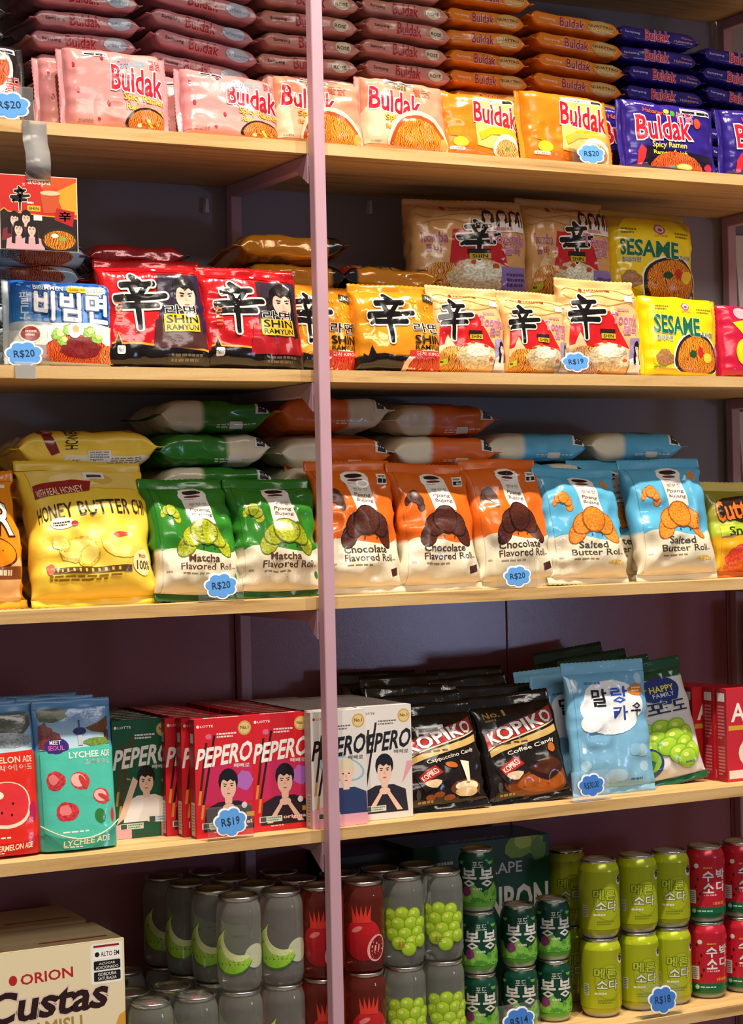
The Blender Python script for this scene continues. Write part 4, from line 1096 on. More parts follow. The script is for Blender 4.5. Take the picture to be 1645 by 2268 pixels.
def cake_box():
    f = Art(.32, .25)
    f.rect(0, 0, 1, 1, '#e9dcb8')
    f.t('ORION', .50, .80, .75, .865, '#b5242a', bold=.035, rot=2); f.ell(.465, .83, .02, .024, '#b5242a', n=12)
    f.t('Custas', .33, .585, .92, .775, '#2a1414', ('#dcc4ba', .05), bold=.045, rot=2, sh=.2)
    f.t('TIRAMISU', .43, .475, .79, .565, '#a98b45', bold=.035, rot=2)
    f.poly([(.80, .0), (1, .0), (1, .56), (.97, .54)], '#d8a03a'); f.ell(.66, .16, .24, .2, '#c9803a', n=24); f.ell(.66, .24, .21, .12, '#8a4a22', 'grain', n=22); f.ell(.66, .08, .22, .16, '#efe2c0', n=22)
    f.rect(.835, .74, .99, .985, '#f0efe8', r=.004); f.rect(.85, .89, .98, .95, '#fafaf6'); f.t('ALTO EM', .885, .905, .975, .935, '#1c1c1c', bold=.02); f.ell(.867, .92, .012, .012, '#1c1c1c', n=10)
    f.rect(.85, .825, .98, .88, '#17171a', r=.002); f.t('AÇÚCAR', .875, .853, .955, .873, '#f2f2ee', bold=.01); f.t('ADICIONADO', .86, .83, .97, .848, '#f2f2ee', bold=.01)
    f.rect(.85, .757, .98, .815, '#17171a', r=.002); f.t('GORDURA', .87, .788, .96, .808, '#f2f2ee', bold=.01); f.t('SATURADA', .87, .763, .96, .782, '#f2f2ee', bold=.01); f.rect(.85, .962, .975, .975, '#8e1f22')
    t = Art(.32, .2); t.rect(0, 0, 1, 1, '#d9c9a0'); t.rect(0, .30, 1, .45, '#e2d3ae'); t.rect(.62, .2, .95, .26, '#b0542c'); t.lines(.1, .04, .7, .1, 1, '#8a7a5a')
    return dict(front=f, left=None, top=t, col='#d9c9a0')

def grape_carton():
    f = Art(.30, .30)
    f.rect(0, 0, 1, 1, '#12452f'); f.ell(.82, .955, .14, .075, '#7fa32a', n=14, rough=.28); f.ell(.80, .97, .07, .04, '#b6c94a', n=10, rough=.1); f.ell(.92, .92, .06, .06, '#5f8a26', n=12, rough=.28)
    f.t('GRAPE', .46, .80, .79, .865, '#e2e0da', bold=.02); f.t('BONBON', .30, .55, .985, .73, '#d8cfc8', bold=.045); f.rect(.10, .84, .30, .92, '#1c3a2c'); f.lines(.12, .85, .28, .91, 2, '#cfd4cc')
    t = Art(.30, .2); t.rect(0, 0, 1, 1, '#0f3a28'); t.t('BONBON', .3, .1, .7, .25, '#c8c0b0', bold=.02)
    return dict(front=f, left=None, top=t, col='#12452f')

# wrap-around can prints: w = width of the print along the can's circumference
def melon_clear():
    a = Art(.17, .108)
    for cx in (.46,):
        ro, asp = .21, .17 / .108
        arc = lambda x, y, r, a0, a1: [(x + r * math.cos(R(a0 + (a1 - a0) * i / 16)), y + r * asp * math.sin(R(a0 + (a1 - a0) * i / 16))) for i in range(17)]
        a.ell(cx + .235, .40, .115, .115, '#b9bea2', n=20)
        inner = arc(cx + .09, .69, .165, 285, 150)
        a.poly(arc(cx, .46, ro, 122, 338) + inner, '#3f7a1c'); a.poly(arc(cx + .006, .468, ro * .95, 122, 338) + inner, ('#86bd28', '#c3d874'))
        a.poly(arc(cx + .06, .60, ro * .80, 140, 312) + inner, '#d3dca0')
    a.t('멜론', .02, .2, .10, .28, '#b03a3a', bold=.010)
    return a
def pome_clear():
    a = Art(.19, .108)
    
    for cx in (.48,):
        a.ell(cx, .40, .165, .185, ('#8a0f18', '#c41f28'), n=24); a.ell(cx - .05, .56, .05, .022, '#dc7a78', rot=25, n=12)
        for i in range(5):
            x = cx - .085 + i * .026; a.poly([(x, .66), (x + .045, .66), (x + .022 + (i - 2) * .016, .93)], '#d8372a')
        a.ell(cx + .12, .26, .085, .12, '#e0a498', rot=-15, n=18); a.ell(cx + .125, .26, .068, .105, '#7a1016', 'grain', rot=-15, n=16)
    return a
def grape_clear():
    a = Art(.19, .108)
    rg = random.Random(3)
    for cx in (.5,):
        a.grapes(cx, .52, .06, ((-2.2, 1.6), (-.4, 1.9), (1.4, 1.7), (-2.6, 0), (-1, .4), (.9, .5), (2.5, .3), (-1.9, -1.2), (0, -1.1), (1.9, -1), (-.9, -2.4), (1, -2.3), (2.4, -2.2), (.5, -3.3)))
    a.t('포도', .44, .2, .5, .28, '#c03a3a', bold=.010)
    return a
def bong_can():
    a = Art(.185, .068)
    a.rect(0, 0, 1, 1, '#0f4434'); P = [(x / 24, .34 + .10 * math.sin(x * 1.3) + .06 * math.sin(x * 2.9)) for x in range(25)]
    a.poly([(0, -.2), (1, -.2)] + P[::-1], '#7ec24a'); rg = random.Random(8)
    for i in range(26): a.ell(rg.uniform(0, 1), rg.uniform(-.1, .26), rg.uniform(.02, .04), rg.uniform(.02, .04), rg.choice(['#93d05a', '#6ab83c', '#a6d86a', '#4f9a34']), n=10)
    for cx in (.5, .02, .98):
        a.t('봉', cx - .155, .38, cx - .012, .84, '#eceae6', bold=.022); a.t('봉', cx + .012, .38, cx + .155, .84, '#eceae6', bold=.022)
        a.t('포도', cx - .05, .86, cx + .05, 1.0, '#d9e0da', bold=.015); a.ell(cx - .11, .27, .045, .045, '#8a3a7a', n=14, rough=.1); a.lines(cx - .05, .28, cx + .10, .38, 1, '#cfe0c0')
    for x in (.33, .62, .8, .2): a.ell(x, 1.0, .03, .03, '#6fbf46', n=12)
    return a
def melon_soda():
    a = Art(.205, .101)
    a.rect(0, 0, 1, 1, ('#b0b91d', '#a9b51d'))
    for cx in (.5, .97):
        a.ell(cx + .03, .46, .13, .155, '#9aa81a', n=20); a.ell(cx + .03, .46, .12, .145, '#b3bf22', n=20)
        a.t('메론', cx - .10, .52, cx + .10, .70, '#c4d23c', ('#4f6a14', .06), bold=.03, rot=-3); a.t('소다', cx - .08, .32, cx + .11, .50, '#f2f2ec', ('#4f6a14', .05), bold=.025, rot=-2)
        a.lines(cx - .10, .23, cx + .08, .29, 1, '#eef0e0'); a.lines(cx - .07, .08, cx + .08, .16, 2, '#7a8a1c'); a.ell(cx + .16, .84, .045, .045, '#efefec', n=10); a.ell(cx + .16, .86, .036, .036, '#1c1f1c', n=8)
        a.rect(cx - .20, .22, cx - .15, .42, '#d8dcc8'); a.lines(cx - .195, .23, cx - .155, .41, 6, '#3a3f3a', 3, .4); a.ell(cx - .24, .5, .02, .1, '#7f9a1c', n=12)
    return a
def melon_red():
    a = Art(.205, .101)
    a.rect(0, .10, 1, 1, '#c41f33'); a.rect(0, -.08, 1, .13, '#0f6a42'); rg = random.Random(4)
    for cx in (.5, .97):
        a.t('수', cx - .07, .58, cx + .03, .77, '#f4eeee', ('#8a1424', .03), bold=.030); a.t('박', cx + .05, .60, cx + .15, .80, '#f4eeee', ('#8a1424', .03), bold=.030); a.t('소', cx - .065, .37, cx + .03, .56, '#f4eeee', ('#8a1424', .03), bold=.030); a.t('다', cx + .05, .39, cx + .15, .58, '#f4eeee', ('#8a1424', .03), bold=.030)
        a.lines(cx - .06, .31, cx + .14, .36, 1, '#f0c8cc'); a.lines(cx - .06, .80, cx + .08, .85, 1, '#e8a02a'); a.rect(cx + .02, .16, cx + .13, .21, '#e8932a'); a.rect(cx - .20, .18, cx - .13, .42, '#e8e2dc'); a.lines(cx - .19, .2, cx - .14, .40, 6, '#3a3f3a', 3, .4)
        for x, y in ((-.11, .26), (-.13, .48), (-.11, .62), (-.15, .80), (-.09, .36)): a.ell(cx + x, y, .009, .016, '#4a0f18', n=8)
        a.ell(cx - .12, .86, .022, .022, '#e8ece8', n=8); a.lines(cx - .12, .03, cx + .12, .07, 1, '#cfe6d8'); a.ell(cx - .15, .05, .02, .02, '#cfe6d8', n=10)
    return a

def hang_card():
    a = Art(.117, .108)
    a.rect(0, 0, 1, 1, '#c9261f'); a.poly([(.45, 1), (1, 1), (1, .45), (.75, .5)], ('#d8401e', '#e0541f')); a.poly([(.72, .8), (1, .95), (1, .5), (.82, .52)], '#eda02a'); a.poly([(0, 0), (1, 0), (1, .44), (.55, .46), (.1, .5), (.05, .54), (0, .50)], '#231512'); a.poly([(0, .50), (.05, .54), (.1, .5), (.55, .46), (1, .44), (1, .455), (.55, .475), (.1, .515), (.05, .56), (0, .52)], '#e0a03a')
    a.t('aespa', .36, .86, .66, .95, '#f2dcd6', bold=.01); a.t('x', .29, .86, .33, .90, '#f2dcd6'); a.lines(.36, .965, .64, .985, 1, '#f2dcd6')
    hanja(a, .13, .52, .38, .84)
    a.rect(.35, .52, .52, .60, '#d7b324'); a.t('SHIN', .37, .54, .50, .58, '#14110c', bold=.02); a.lines(.35, .61, .50, .66, 1, '#f0e0d8'); a.poly([(.56, .5), (.74, .52), (.78, .78), (.52, .78)], '#c8542a'); a.ell(.65, .78, .13, .03, '#e8c8a0', n=16); a.poly([(.70, .42), (.94, .33), (.97, .54), (.73, .58)], '#b51a20'); a.t('辛', .76, .40, .92, .54, '#1a1010', bold=.020); a.rect(.43, .40, .54, .47, '#efe9e4')
    for x, y in ((.18, .40), (.33, .42), (.23, .27), (.40, .27)): a.bust(x, y, .115, '#191214', '#eac4b4', '#d9a8b0' if y < .3 else '#7a2a34', long=True)
    a.ell(.76, .13, .24, .16, '#2a2320', n=24); a.ell(.76, .14, .21, .12, '#dd8a2c', 'noodle', n=22); a.ell(.7, .2, .05, .03, '#f2e6cc', n=10); a.ell(.8, .16, .05, .03, '#8ab03a', n=10)
    return a
def snack_side():
    f = Art(.12, .16)
    f.rect(0, 0, 1, 1, '#1a5a3a'); f.rect(0, .56, 1, .86, '#c8852a'); f.ell(.1, .66, .1, .12, '#2a1c16', n=14); f.t('MA', .2, .42, .6, .50, '#cdb05a', bold=.02); f.rect(0, .05, 1, .36, '#d8cfc8'); f.rect(.1, .08, .5, .22, '#c8902a'); f.ell(.5, .27, .25, .08, '#1c1416', n=12)
    return dict(front=f, left=None, top=None, col='#1a5a3a')

def bag_edge(kind):
    """long edge of a snack bag lying down: small print, bar code label"""
    e = Art(.2, .05)
    if kind == 'honey':
        e.poly([(.30, .0), (.34, .36), (.9, .30), (.96, .0)], '#e8dfc0'); e.lines(.52, .06, .88, .28, 4, '#8a8478'); e.rect(.50, .18, .66, .46, '#e4e2dc'); e.lines(.51, .2, .65, .44, 4, '#8a8a92')
        e.poly([(.16, 1), (.24, .95), (.30, .42), (.24, .34), (.20, .6)], '#7d1a1c'); e.t('HONEY', .31, .62, .46, .98, '#33241a', bold=.01, rot=90); e.ell(.40, .16, .05, .04, '#e8dfc0', n=12); e.t('10%', .36, .1, .44, .24, '#b04a38', bold=.01)
    else:
        c = {'matcha': '#cfd8c0', 'choc': '#e9d8c4', 'salt': '#d8e6ec'}[kind]
        e.lines(.50, .10, .86, .24, 2, c, 3); e.rect(.86, .55, .97, .95, '#e8e6e2'); e.rect(.88, .6, .95, .9, '#2a2a2c'); e.rect(.62, .06, .74, .30, '#dcd8d4')
    return e
# ------------------------------------------------------------------ the goods on the shelves
ORD = ['lowest', 'second', 'third', 'fourth', 'fifth', 'sixth', 'seventh', 'eighth', 'ninth', 'tenth', 'eleventh']
Z1, Z2, Z3, Z4, Z5 = SHELF_Z[1:]
D = {}
def design(key, fn, *a):
    if key not in D: D[key] = fn(*a)
    return D[key]

def stand(name, d, cat, label, x, y, z, w, h, t, lean, yaw=0, roll=0, group=None, seed=0, **kw):
    r = thing(name, label, cat, (x, y, z), (R(-lean), R(roll), R(yaw)), group)
    bag(r, w, h, t, d['art'], None, d['bg'], d.get('top'), d.get('bot'), d['finish'], seed=seed, **kw)
    return r

_LIE = {}
def lie(key, name, d, cat, label, x, y, z, w, h, t, yaw=0, roll=0, pitch=0, group=None, seed=0, side=None, flip=False, **kw):
    """packet lying flat; meshes are shared between packets of one key and seed"""
    k = (key, seed)
    rot = (R(-90 - pitch), R(roll), R(yaw))
    if k in _LIE:
        r = copy_tree(_LIE[k]); r.location = (x, y, z); r.rotation_euler = rot
        tag(r, label, cat, group)
    else:
        r = thing(name, label, cat, (x, y, z), rot, group)
        bag(r, w, h, t, d['art'], side, d['bg'] if not d.get('lie_base') else d['base'], d.get('top'), d.get('bot'), d['finish'], seed=seed, flat=True, nu=11, ns=5, nv=26, **kw)
        _LIE[k] = r
    return r

# ---- upper noodle shelf: packets standing along the front, stacks of the same kind behind
rgp = random.Random(21)
RAM = dict(seals='lr', fin=(.009, .009), p=8, q=.6, pinch=.02, crumple=.002, ridge=.0036)
RST = dict(RAM, hexa=.13, expo=6.0, fin=(.008, .008), ridge=.0026, crumple=.0018, freq=34)
front1 = [  # kind, x, y, yaw, lean, roll, w, h, label
    ('black', -.535, .045, 4, 9, 1, .178, .122, 'black spicy noodle packet standing at the left end of the top shelf'),
    ('pink', -.310, .042, 0, 10, 1, .172, .126, 'pink noodle packet with red lettering, standing left of the pair on the top shelf'),
    ('pink', -.122, .040, 0, 19, 4, .176, .112, 'pink noodle packet tilting back beside the salmon ones, second standing pink one'),
    ('rose', .030, .040, -2, 14, 3, .166, .112, 'salmon pink noodle packet standing partly behind the mauve upright'),
    ('rose', .182, .036, 0, 12, 3, .170, .122, 'salmon pink noodle packet standing just right of the mauve upright'),
    ('orange', .328, .045, 0, 12, 2, .166, .113, 'orange noodle packet standing beside the salmon packets on the top shelf'),
    ('orange', .492, .036, 0, 10, 2, .184, .124, 'orange noodle packet standing behind the blue price cloud on the top shelf'),
    ('purple', .705, .038, 0, 8, 2, .204, .124, 'deep purple noodle packet standing next to the orange ones'),
    ('purple', .928, .045, 0, 8, 2, .214, .124, 'deep purple noodle packet cut by the right edge of the picture'),
]
for i, (k, x, y, yaw, lean, roll, w, h, lab) in enumerate(front1):
    stand('noodle_packet', design('s' + k, spicy_pack, k), 'noodle packet', lab, x, y, Z1, w, h, .036, lean, yaw, roll, 'spicy noodle packets standing on the top shelf', 31 + i, **RAM)
# second row right behind, seen edge on beside the first
for k, x, y, lean, w, h, lab, sd in (('pink', -.335, .086, 10, .17, .118, 'pink noodle packet standing just behind the left pink one, edge showing', 51), ('pink', -.155, .088, 19, .17, .105, 'pink noodle packet standing behind the tilted pink one', 52), ('orange', .345, .090, 12, .16, .108, 'orange noodle packet in the second row behind the first orange one', 53), ('purple', .665, .084, 8, .2, .118, 'purple noodle packet in the second row behind the front purple one', 54)):
    stand('noodle_packet', design('s' + k, spicy_pack, k), 'noodle packet', lab, x, y, Z1, w, h, .034, lean, 0, 1, 'spicy noodle packets in the second row of the top shelf', sd, **RAM)
stacks1 = [  # kind, x, first level z, pitch, count, width, roll per level, name of the stack
    ('black', -.548, 8, .0345, .184, 0, 'the black stack at the left end'),
    ('pink', -.335, 9, .0345, .186, 0, 'the level dusty pink stack'),
    ('pink', -.140, 8, .0350, .196, 7.5, 'the slanting dusty pink stack'),
    ('rose', .048, 9, .0345, .194, 0.5, 'the salmon stack behind the mauve upright'),
    ('rose', .228, 9, .0350, .178, 2.5, 'the salmon stack right of the mauve upright'),
    ('orange', .392, 9, .0352, .170, 1.0, 'the orange stack beside the salmon one'),
    ('orange', .575, 8, .0365, .200, 3.0, 'the orange stack beside the purple one'),
    ('purple', .752, 8, .0355, .182, 2.0, 'the purple stack beside the orange one'),
    ('purple', .938, 7, .0365, .186, 5.0, 'the purple stack at the right edge'),
]
for (k, x, n, pit, w, roll, nm) in stacks1:
    d = design('s' + k, spicy_pack, k); dd = dict(d); dd['bg'] = d['base']; dd['art'] = None
    for j in range(n):
        vis = j >= 2
        lie(('stk' + k, round(w, 3)), 'noodle_packet', dd, 'noodle packet', f'{ {"black": "black", "pink": "dusty pink", "rose": "salmon", "orange": "orange", "purple": "purple"}[k] } noodle packet, {ORD[j]} up in {nm}',
            x + .014 + rgp.uniform(-.007, .007), .200 + rgp.uniform(-.006, .006), Z1 + .001 + j * pit + (abs(math.sin(R(roll))) * w * .42 if roll > 4 else .002), w, .135, .0285, yaw=rgp.uniform(-2.5, 2.5), roll=(roll if j > 1 else roll * .9) + rgp.uniform(-.4, .4),
            group='spicy noodle packets stacked on the top shelf', seed=60 + (j % 3), side=d['side'], **RST)

# ---- lower noodle shelf
BOX = dict(p=5, q=.55, pinch=.035, crumple=.003, ridge=.0052)
stand('noodle_packet', design('cold', cold_noodle_pack), 'noodle packet', 'blue cold noodle packet with a bowl picture, standing under the hanging card', -.400, .045, Z2, .176, .130, .04, 9, 0, 1, None, 71, seals='lr', fin=(.01, .01), p=7, q=.62, pinch=.02)
stand('noodle_packet', design('cold', cold_noodle_pack), 'noodle packet', 'blue cold noodle packet cut by the left edge of the picture', -.585, .05, Z2, .17, .13, .04, 9, 0, 1, None, 72, seals='lr', fin=(.01, .01), p=7, q=.62, pinch=.02)
stand('noodle_packet', design('red1', red_pack, 1), 'noodle packet', 'red noodle packet with a fringed portrait, standing beside the blue one', -.250, .040, Z2, .172, .176, .045, 15, 0, 0, None, 73, fin=(.014, .004), **BOX)
stand('noodle_packet', design('red2', red_pack, 2), 'noodle packet', 'red noodle packet with a long-haired portrait, standing beside the upright', -.092, .040, Z2, .168, .166, .045, 13, 0, 1, None, 74, fin=(.012, .004), **BOX)
stand('noodle_packet', design('red2', red_pack, 2), 'noodle packet', 'red noodle packet mostly hidden behind the long-haired portrait packet', -.105, .094, Z2, .170, .172, .03, 13, 0, -2, None, 75, fin=(.012, .004), **BOX)
stand('noodle_packet', design('kim', kimchi_pack), 'noodle packet', 'orange kimchi noodle packet standing behind the mauve upright', .028, .062, Z2, .140, .146, .042, 12, 0, 2, None, 76, fin=(.01, .004), **BOX)
stand('noodle_packet', design('kim', kimchi_pack), 'noodle packet', 'orange kimchi noodle packet standing just right of the mauve upright', .165, .042, Z2, .156, .148, .044, 12, 0, 1, None, 77, fin=(.012, .004), **BOX)
for x, w, h, lean, lab, sd in ((.294, .138, .148, 10, 'cream noodle packet standing next to the orange kimchi packet', 78), (.424, .130, .142, 8, 'cream noodle packet standing in the middle of the three cream ones', 79), (.556, .162, .168, 8, 'tallest cream noodle packet, standing beside the yellow sesame one', 80)):
    stand('noodle_packet', design('cream', cream_pack), 'noodle packet', lab, x, .042, Z2, w, h, .042, lean, 0, 1, 'cream noodle packets standing on the lower noodle shelf', sd, fin=(.013, .004), **BOX)
stand('noodle_packet', design('ses', sesame_pack), 'noodle packet', 'bright yellow sesame noodle packet standing on the lower noodle shelf', .722, .042, Z2, .170, .142, .042, 8, 0, 2, None, 81, seals='lr', fin=(.008, .008), p=6, q=.6, pinch=.02)
stand('noodle_packet', design('hot', hot_pack), 'noodle packet', 'crimson noodle packet with a yellow letter at the right edge', .888, .045, Z2, .17, .132, .042, 8, 0, 1, None, 82, seals='lr', fin=(.008, .008), p=6, q=.6)
# stacks behind the front row
LB = dict(hexa=.2, expo=5.0, pinch=.04, crumple=.002, ridge=.006, freq=26)
cs = Art(.15, .034); cs.rect(0, 0, 1, 1, '#93a5b4'); cs.ell(.5, .5, .36, .10, '#a5481f', 'noodle', n=20); cs.t('KOREA', .08, .3, .28, .75, '#30435c', ('#c8d4dc', .04), bold=.02)
def stack(key, d, n, x, y, z, w, h, t, pit, nm, colour, side=None, yaw0=0, jit=.006, group=None, kind='noodle packet', name='noodle_packet', rolls=None, yaws=None, seeds=2, **kw):
    for j in range(n):
        lie(key, name, d, kind, f'{colour}, {ORD[j]} up in {nm}', x + rgp.uniform(-jit, jit), y + rgp.uniform(-jit, jit), z + .001 + j * pit, w, h, t, yaw=(yaws[j] if yaws else yaw0) + rgp.uniform(-3, 3), roll=(rolls[j] if rolls else 0), group=group, seed=90 + j % seeds, side=side, **kw)
dd = dict(design('cold', cold_noodle_pack)); dd.update(bg='#9aaab8', top='#8296a8', bot='#8296a8')
stack('coldst', dd, 6, -.415, .175, Z2, .165, .13, .034, .0315, 'the pile behind the blue packet', 'pale blue-grey noodle packet', cs, seals='lr', fin=(.01, .01), hexa=.13, expo=6.0, ridge=.004)
dd = dict(design('red1', red_pack, 1)); dd.update(art=None, bg='#9c1218')
stack('redst', dd, 5, -.255, .185, Z2, .155, .175, .0365, .040, 'the pile behind the red portrait packet', 'dark red noodle packet', None, yaw0=88, fin=(.014, .01), **LB)
dd = dict(design('kim', kimchi_pack)); dd.update(bot='#17100e')
stack('kimst', dd, 5, .02, .185, Z2, .155, .20, .041, .045, 'the pile behind the mauve upright', 'orange kimchi noodle packet', None, yaws=[90, -90, 90, 90, 82], rolls=[0, 0, 0, 1, 5], fin=(.012, .012), **LB)
stack('kimst', dd, 4, .195, .185, Z2 , .155, .20, .042, .0475, 'the pile beside the tan multipack', 'orange kimchi noodle packet', None, yaw0=-90, rolls=[0, 0, 0, 2], fin=(.012, .012), **LB)
dd = dict(design('cream', cream_pack)); dd.update(art=None)
stack('crst', dd, 3, .372, .195, Z2, .15, .17, .042, .046, 'the pile under the wide tan multipack', 'cream noodle packet', None, yaw0=90, fin=(.01, .01), **LB)
stack('crst', dd, 3, .560, .195, Z2, .15, .17, .042, .046, 'the pile under the second tan multipack', 'cream noodle packet', None, yaw0=90, fin=(.01, .01), **LB)
dd = dict(design('ses', sesame_pack)); dd.update(art=None)
stack('sest', dd, 3, .745, .195, Z2, .17, .145, .042, .046, 'the pile under the sesame multipack', 'yellow sesame noodle packet', None, seals='lr', fin=(.008, .008), hexa=.13, expo=6.0, ridge=.004)
zt = Z2 + .001 + 3 * .046
stand('noodle_multipack', design('creamB', cream_pack, True, False), 'noodle multipack', 'large tan noodle multipack with four portraits, beside the kimchi packets', .368, .165, zt, .222, .172, .07, 5, -6, 0, 'noodle multipacks on the lower noodle shelf', 85, fin=(.012, .004), p=5, q=.5, pinch=.03, crumple=.003, ridge=.005)
stand('noodle_multipack', design('creamB', cream_pack, True, False), 'noodle multipack', 'large tan noodle multipack standing between the other tan one and the sesame one', .566, .165, zt, .182, .182, .07, 5, 0, 1, 'noodle multipacks on the lower noodle shelf', 86, fin=(.014, .004), p=5, q=.5, pinch=.03, crumple=.003, ridge=.005)
stand('noodle_multipack', design('sesB', sesame_pack, True), 'noodle multipack', 'large yellow sesame noodle multipack standing behind the single sesame packet', .746, .165, zt, .190, .170, .07, 5, 0, 1, 'noodle multipacks on the lower noodle shelf', 87, fin=(.012, .004), p=5, q=.5, pinch=.03, crumple=.003, ridge=.004)

# ---- snack bags
CH = dict(fin=(.016, .012), p=3.2, q=.62, pinch=.085, crumple=.005, ridge=.010, freq=20, expo=3.0, slump=.12, pleat=.003, bend=.005)
stand('snack_bag', design('ring', ring_bag), 'snack bag', 'orange ring snack bag cut by the left edge of the picture', -.535, .06, Z3, .16, .208, .06, 12, 8, 0, None, 101, **CH)
stand('snack_bag', design('ring', ring_bag), 'snack bag', 'orange snack bag standing behind the ring snack bag, in shadow', -.505, .150, Z3, .14, .19, .045, 8, 0, 0, None, 102, **CH)
stand('chip_bag', design('honey', honey_bag), 'chip bag', 'yellow honey butter chip bag standing at the front of the snack shelf', -.352, .052, Z3, .205, .232, .062, 20, 0, 0, None, 103, **CH)
stand('snack_bag', design('matcha', roll_bag, 'matcha'), 'snack bag', 'green matcha roll bag leaning beside the yellow chip bag', -.188, .050, Z3, .156, .198, .054, 18, 5, 2, 'croissant roll snack bags', 104, **CH)
stand('snack_bag', design('matcha', roll_bag, 'matcha'), 'snack bag', 'green matcha roll bag standing just left of the mauve upright', -.048, .052, Z3, .156, .196, .056, 17, 0, 1, 'croissant roll snack bags', 105, **CH)
for k, x, y, h, lean, roll, lab, sd in (('choc', .096, .054, .222, 15, 1, 'orange chocolate roll bag standing behind the mauve upright', 106), ('choc', .238, .050, .216, 15, 1, 'orange chocolate roll bag standing in the middle of the three orange ones', 107), ('choc', .384, .050, .222, 15, 0, 'orange chocolate roll bag standing with the blue price cloud in front', 108),
        ('salt', .524, .044, .206, 15, 1, 'light blue salted butter roll bag standing beside the orange ones', 109), ('salt', .708, .044, .218, 13, 0, 'light blue salted butter roll bag standing farther right, beside the cuttlefish snack', 110)):
    stand('snack_bag', design(k, roll_bag, k), 'snack bag', lab, x, y, Z3, .152 if k == 'choc' else .170, h, .054, lean, 0, roll, 'croissant roll snack bags', sd, **CH)
stand('snack_bag', design('salt', roll_bag, 'salt'), 'snack bag', 'light blue salted butter roll bag peeking out between the two front blue ones', .628, .104, Z3, .155, .218, .040, 13, 0, 0, 'croissant roll snack bags', 111, **CH)
stand('snack_bag', design('choc', roll_bag, 'choc'), 'snack bag', 'orange chocolate roll bag in the second row, top showing behind the upright', .085, .112, Z3, .14, .222, .026, 15, 0, 0, 'croissant roll snack bags', 112, **CH)
stand('snack_bag', design('squid', squid_bag), 'snack bag', 'cuttlefish snack bag in green and yellow at the right edge', .898, .07, Z3, .19, .175, .05, 12, 0, 0, None, 113, **CH)
LC = dict(fin=(.012, .010), hexa=.26, pinch=.06, crumple=.0024, ridge=.0055, freq=24, expo=5.5)
def pile(kind, x, n, nm, colour, yaws, w=.15, h=.22, t=.0505, pit=.0525, rolls=None, z0=0.0, y=.214):
    d = dict(design(kind, *((roll_bag, kind) if kind in ('matcha', 'choc', 'salt') else (honey_bag,))))
    if kind != 'honey': d['art'] = None
    ea = D.setdefault('edge' + kind, bag_edge(kind))
    stack('pile' + kind, d, n, x, y, Z3 + z0, w, h, t, pit, nm, colour, ea, yaws=yaws, name='snack_bag' if kind != 'honey' else 'chip_bag', kind='snack bag' if kind != 'honey' else 'chip bag', group='snack bags piled behind the front row', rolls=rolls, **LC)
pile('honey', -0.332, 4, 'the pile behind the front one', 'yellow honey butter chip bag lying flat', [90, -90, 90, 90], w=.17, h=.245, t=.060, pit=.0675, rolls=[0, 0, 0, 3], y=.216)
pile('matcha', -0.116, 6, 'the green pile', 'green matcha roll bag lying flat', [-90, 90, 90, -90, 90, -90], h=.215, rolls=[0, 0, 0, 0, 0, -2])
pile('choc', 0.098, 6, 'the pile behind the mauve upright', 'orange chocolate roll bag lying flat', [90, -90, 90, -90, -90, 90], h=.222, rolls=[0, 0, 0, 0, 6, 7])
pile('choc', 0.302, 6, 'the pile beside light blue bags', 'orange chocolate roll bag lying flat', [-90, 90, -90, 90, -90, -90], h=.205, rolls=[0, 0, 0, 0, 5, 5])
pile('salt', 0.498, 5, 'the pile beside orange bags', 'light blue butter roll bag lying flat', [90, -90, 90, 90, -90], h=.222, rolls=[0, 0, 0, 0, -2])
pile('salt', 0.698, 5, 'the pile farther from orange bags', 'light blue butter roll bag lying flat', [-90, 90, -90, 90, -90], h=.216, rolls=[0, 0, 0, 0, -2])

# ---- drink pouches, biscuit boxes and candy
PO = dict(pouch=True, fin=(.012, .002), pinch=.0, crumple=.002, ridge=.003, expo=3.2, pleat=0, bend=.001, nv=34)
def pouch(kind, x, y, label, seed, cord=True, lean=4, yaw=0):
    d = design('ade' + kind, ade_pouch, kind)
    r = stand('drink_pouch', d, 'drink pouch', label, x, y, Z4, .122, .222, .050, lean, yaw, 0, 'drink pouches on the candy shelf', seed, **PO)
    if cord:
        V, F = [], []; n = 26
        for i in range(n + 1):
            u = i / n * 2 - 1
            c = Vector((u * .0605, -.031 - .006 * (1 - u * u) + .012 * abs(u) ** 3, .018 + .022 * u * u))
            for q in range(5):
                a = q / 5 * 6.283 + i * .9; V.append((c.x, c.y + .0014 * math.cos(a), c.z + .0014 * math.sin(a)))
        for i in range(n):
            for q in range(5): F.append((i * 5 + q, i * 5 + (q + 1) % 5, (i + 1) * 5 + (q + 1) % 5, (i + 1) * 5 + q))
        mesh_obj('twisted_cord', V, F, 'cord', r)
pouch('melon', -.508, .062, 'red watermelon drink pouch at the left edge of the candy shelf', 121, False, 5)
pouch('lychee', -.390, .060, 'turquoise lychee drink pouch with a tied cord, at the front', 122)
for i, (k, x) in enumerate((('melon', -.520), ('lychee', -.398), ('melon', -.515), ('lychee', -.405))):
    pouch(k, x, .118 + .056 * (i // 2), f'{"red watermelon" if k == "melon" else "turquoise lychee"} drink pouch in the {"second" if i < 2 else "third"} row behind the front one', 123 + i, False, 2)

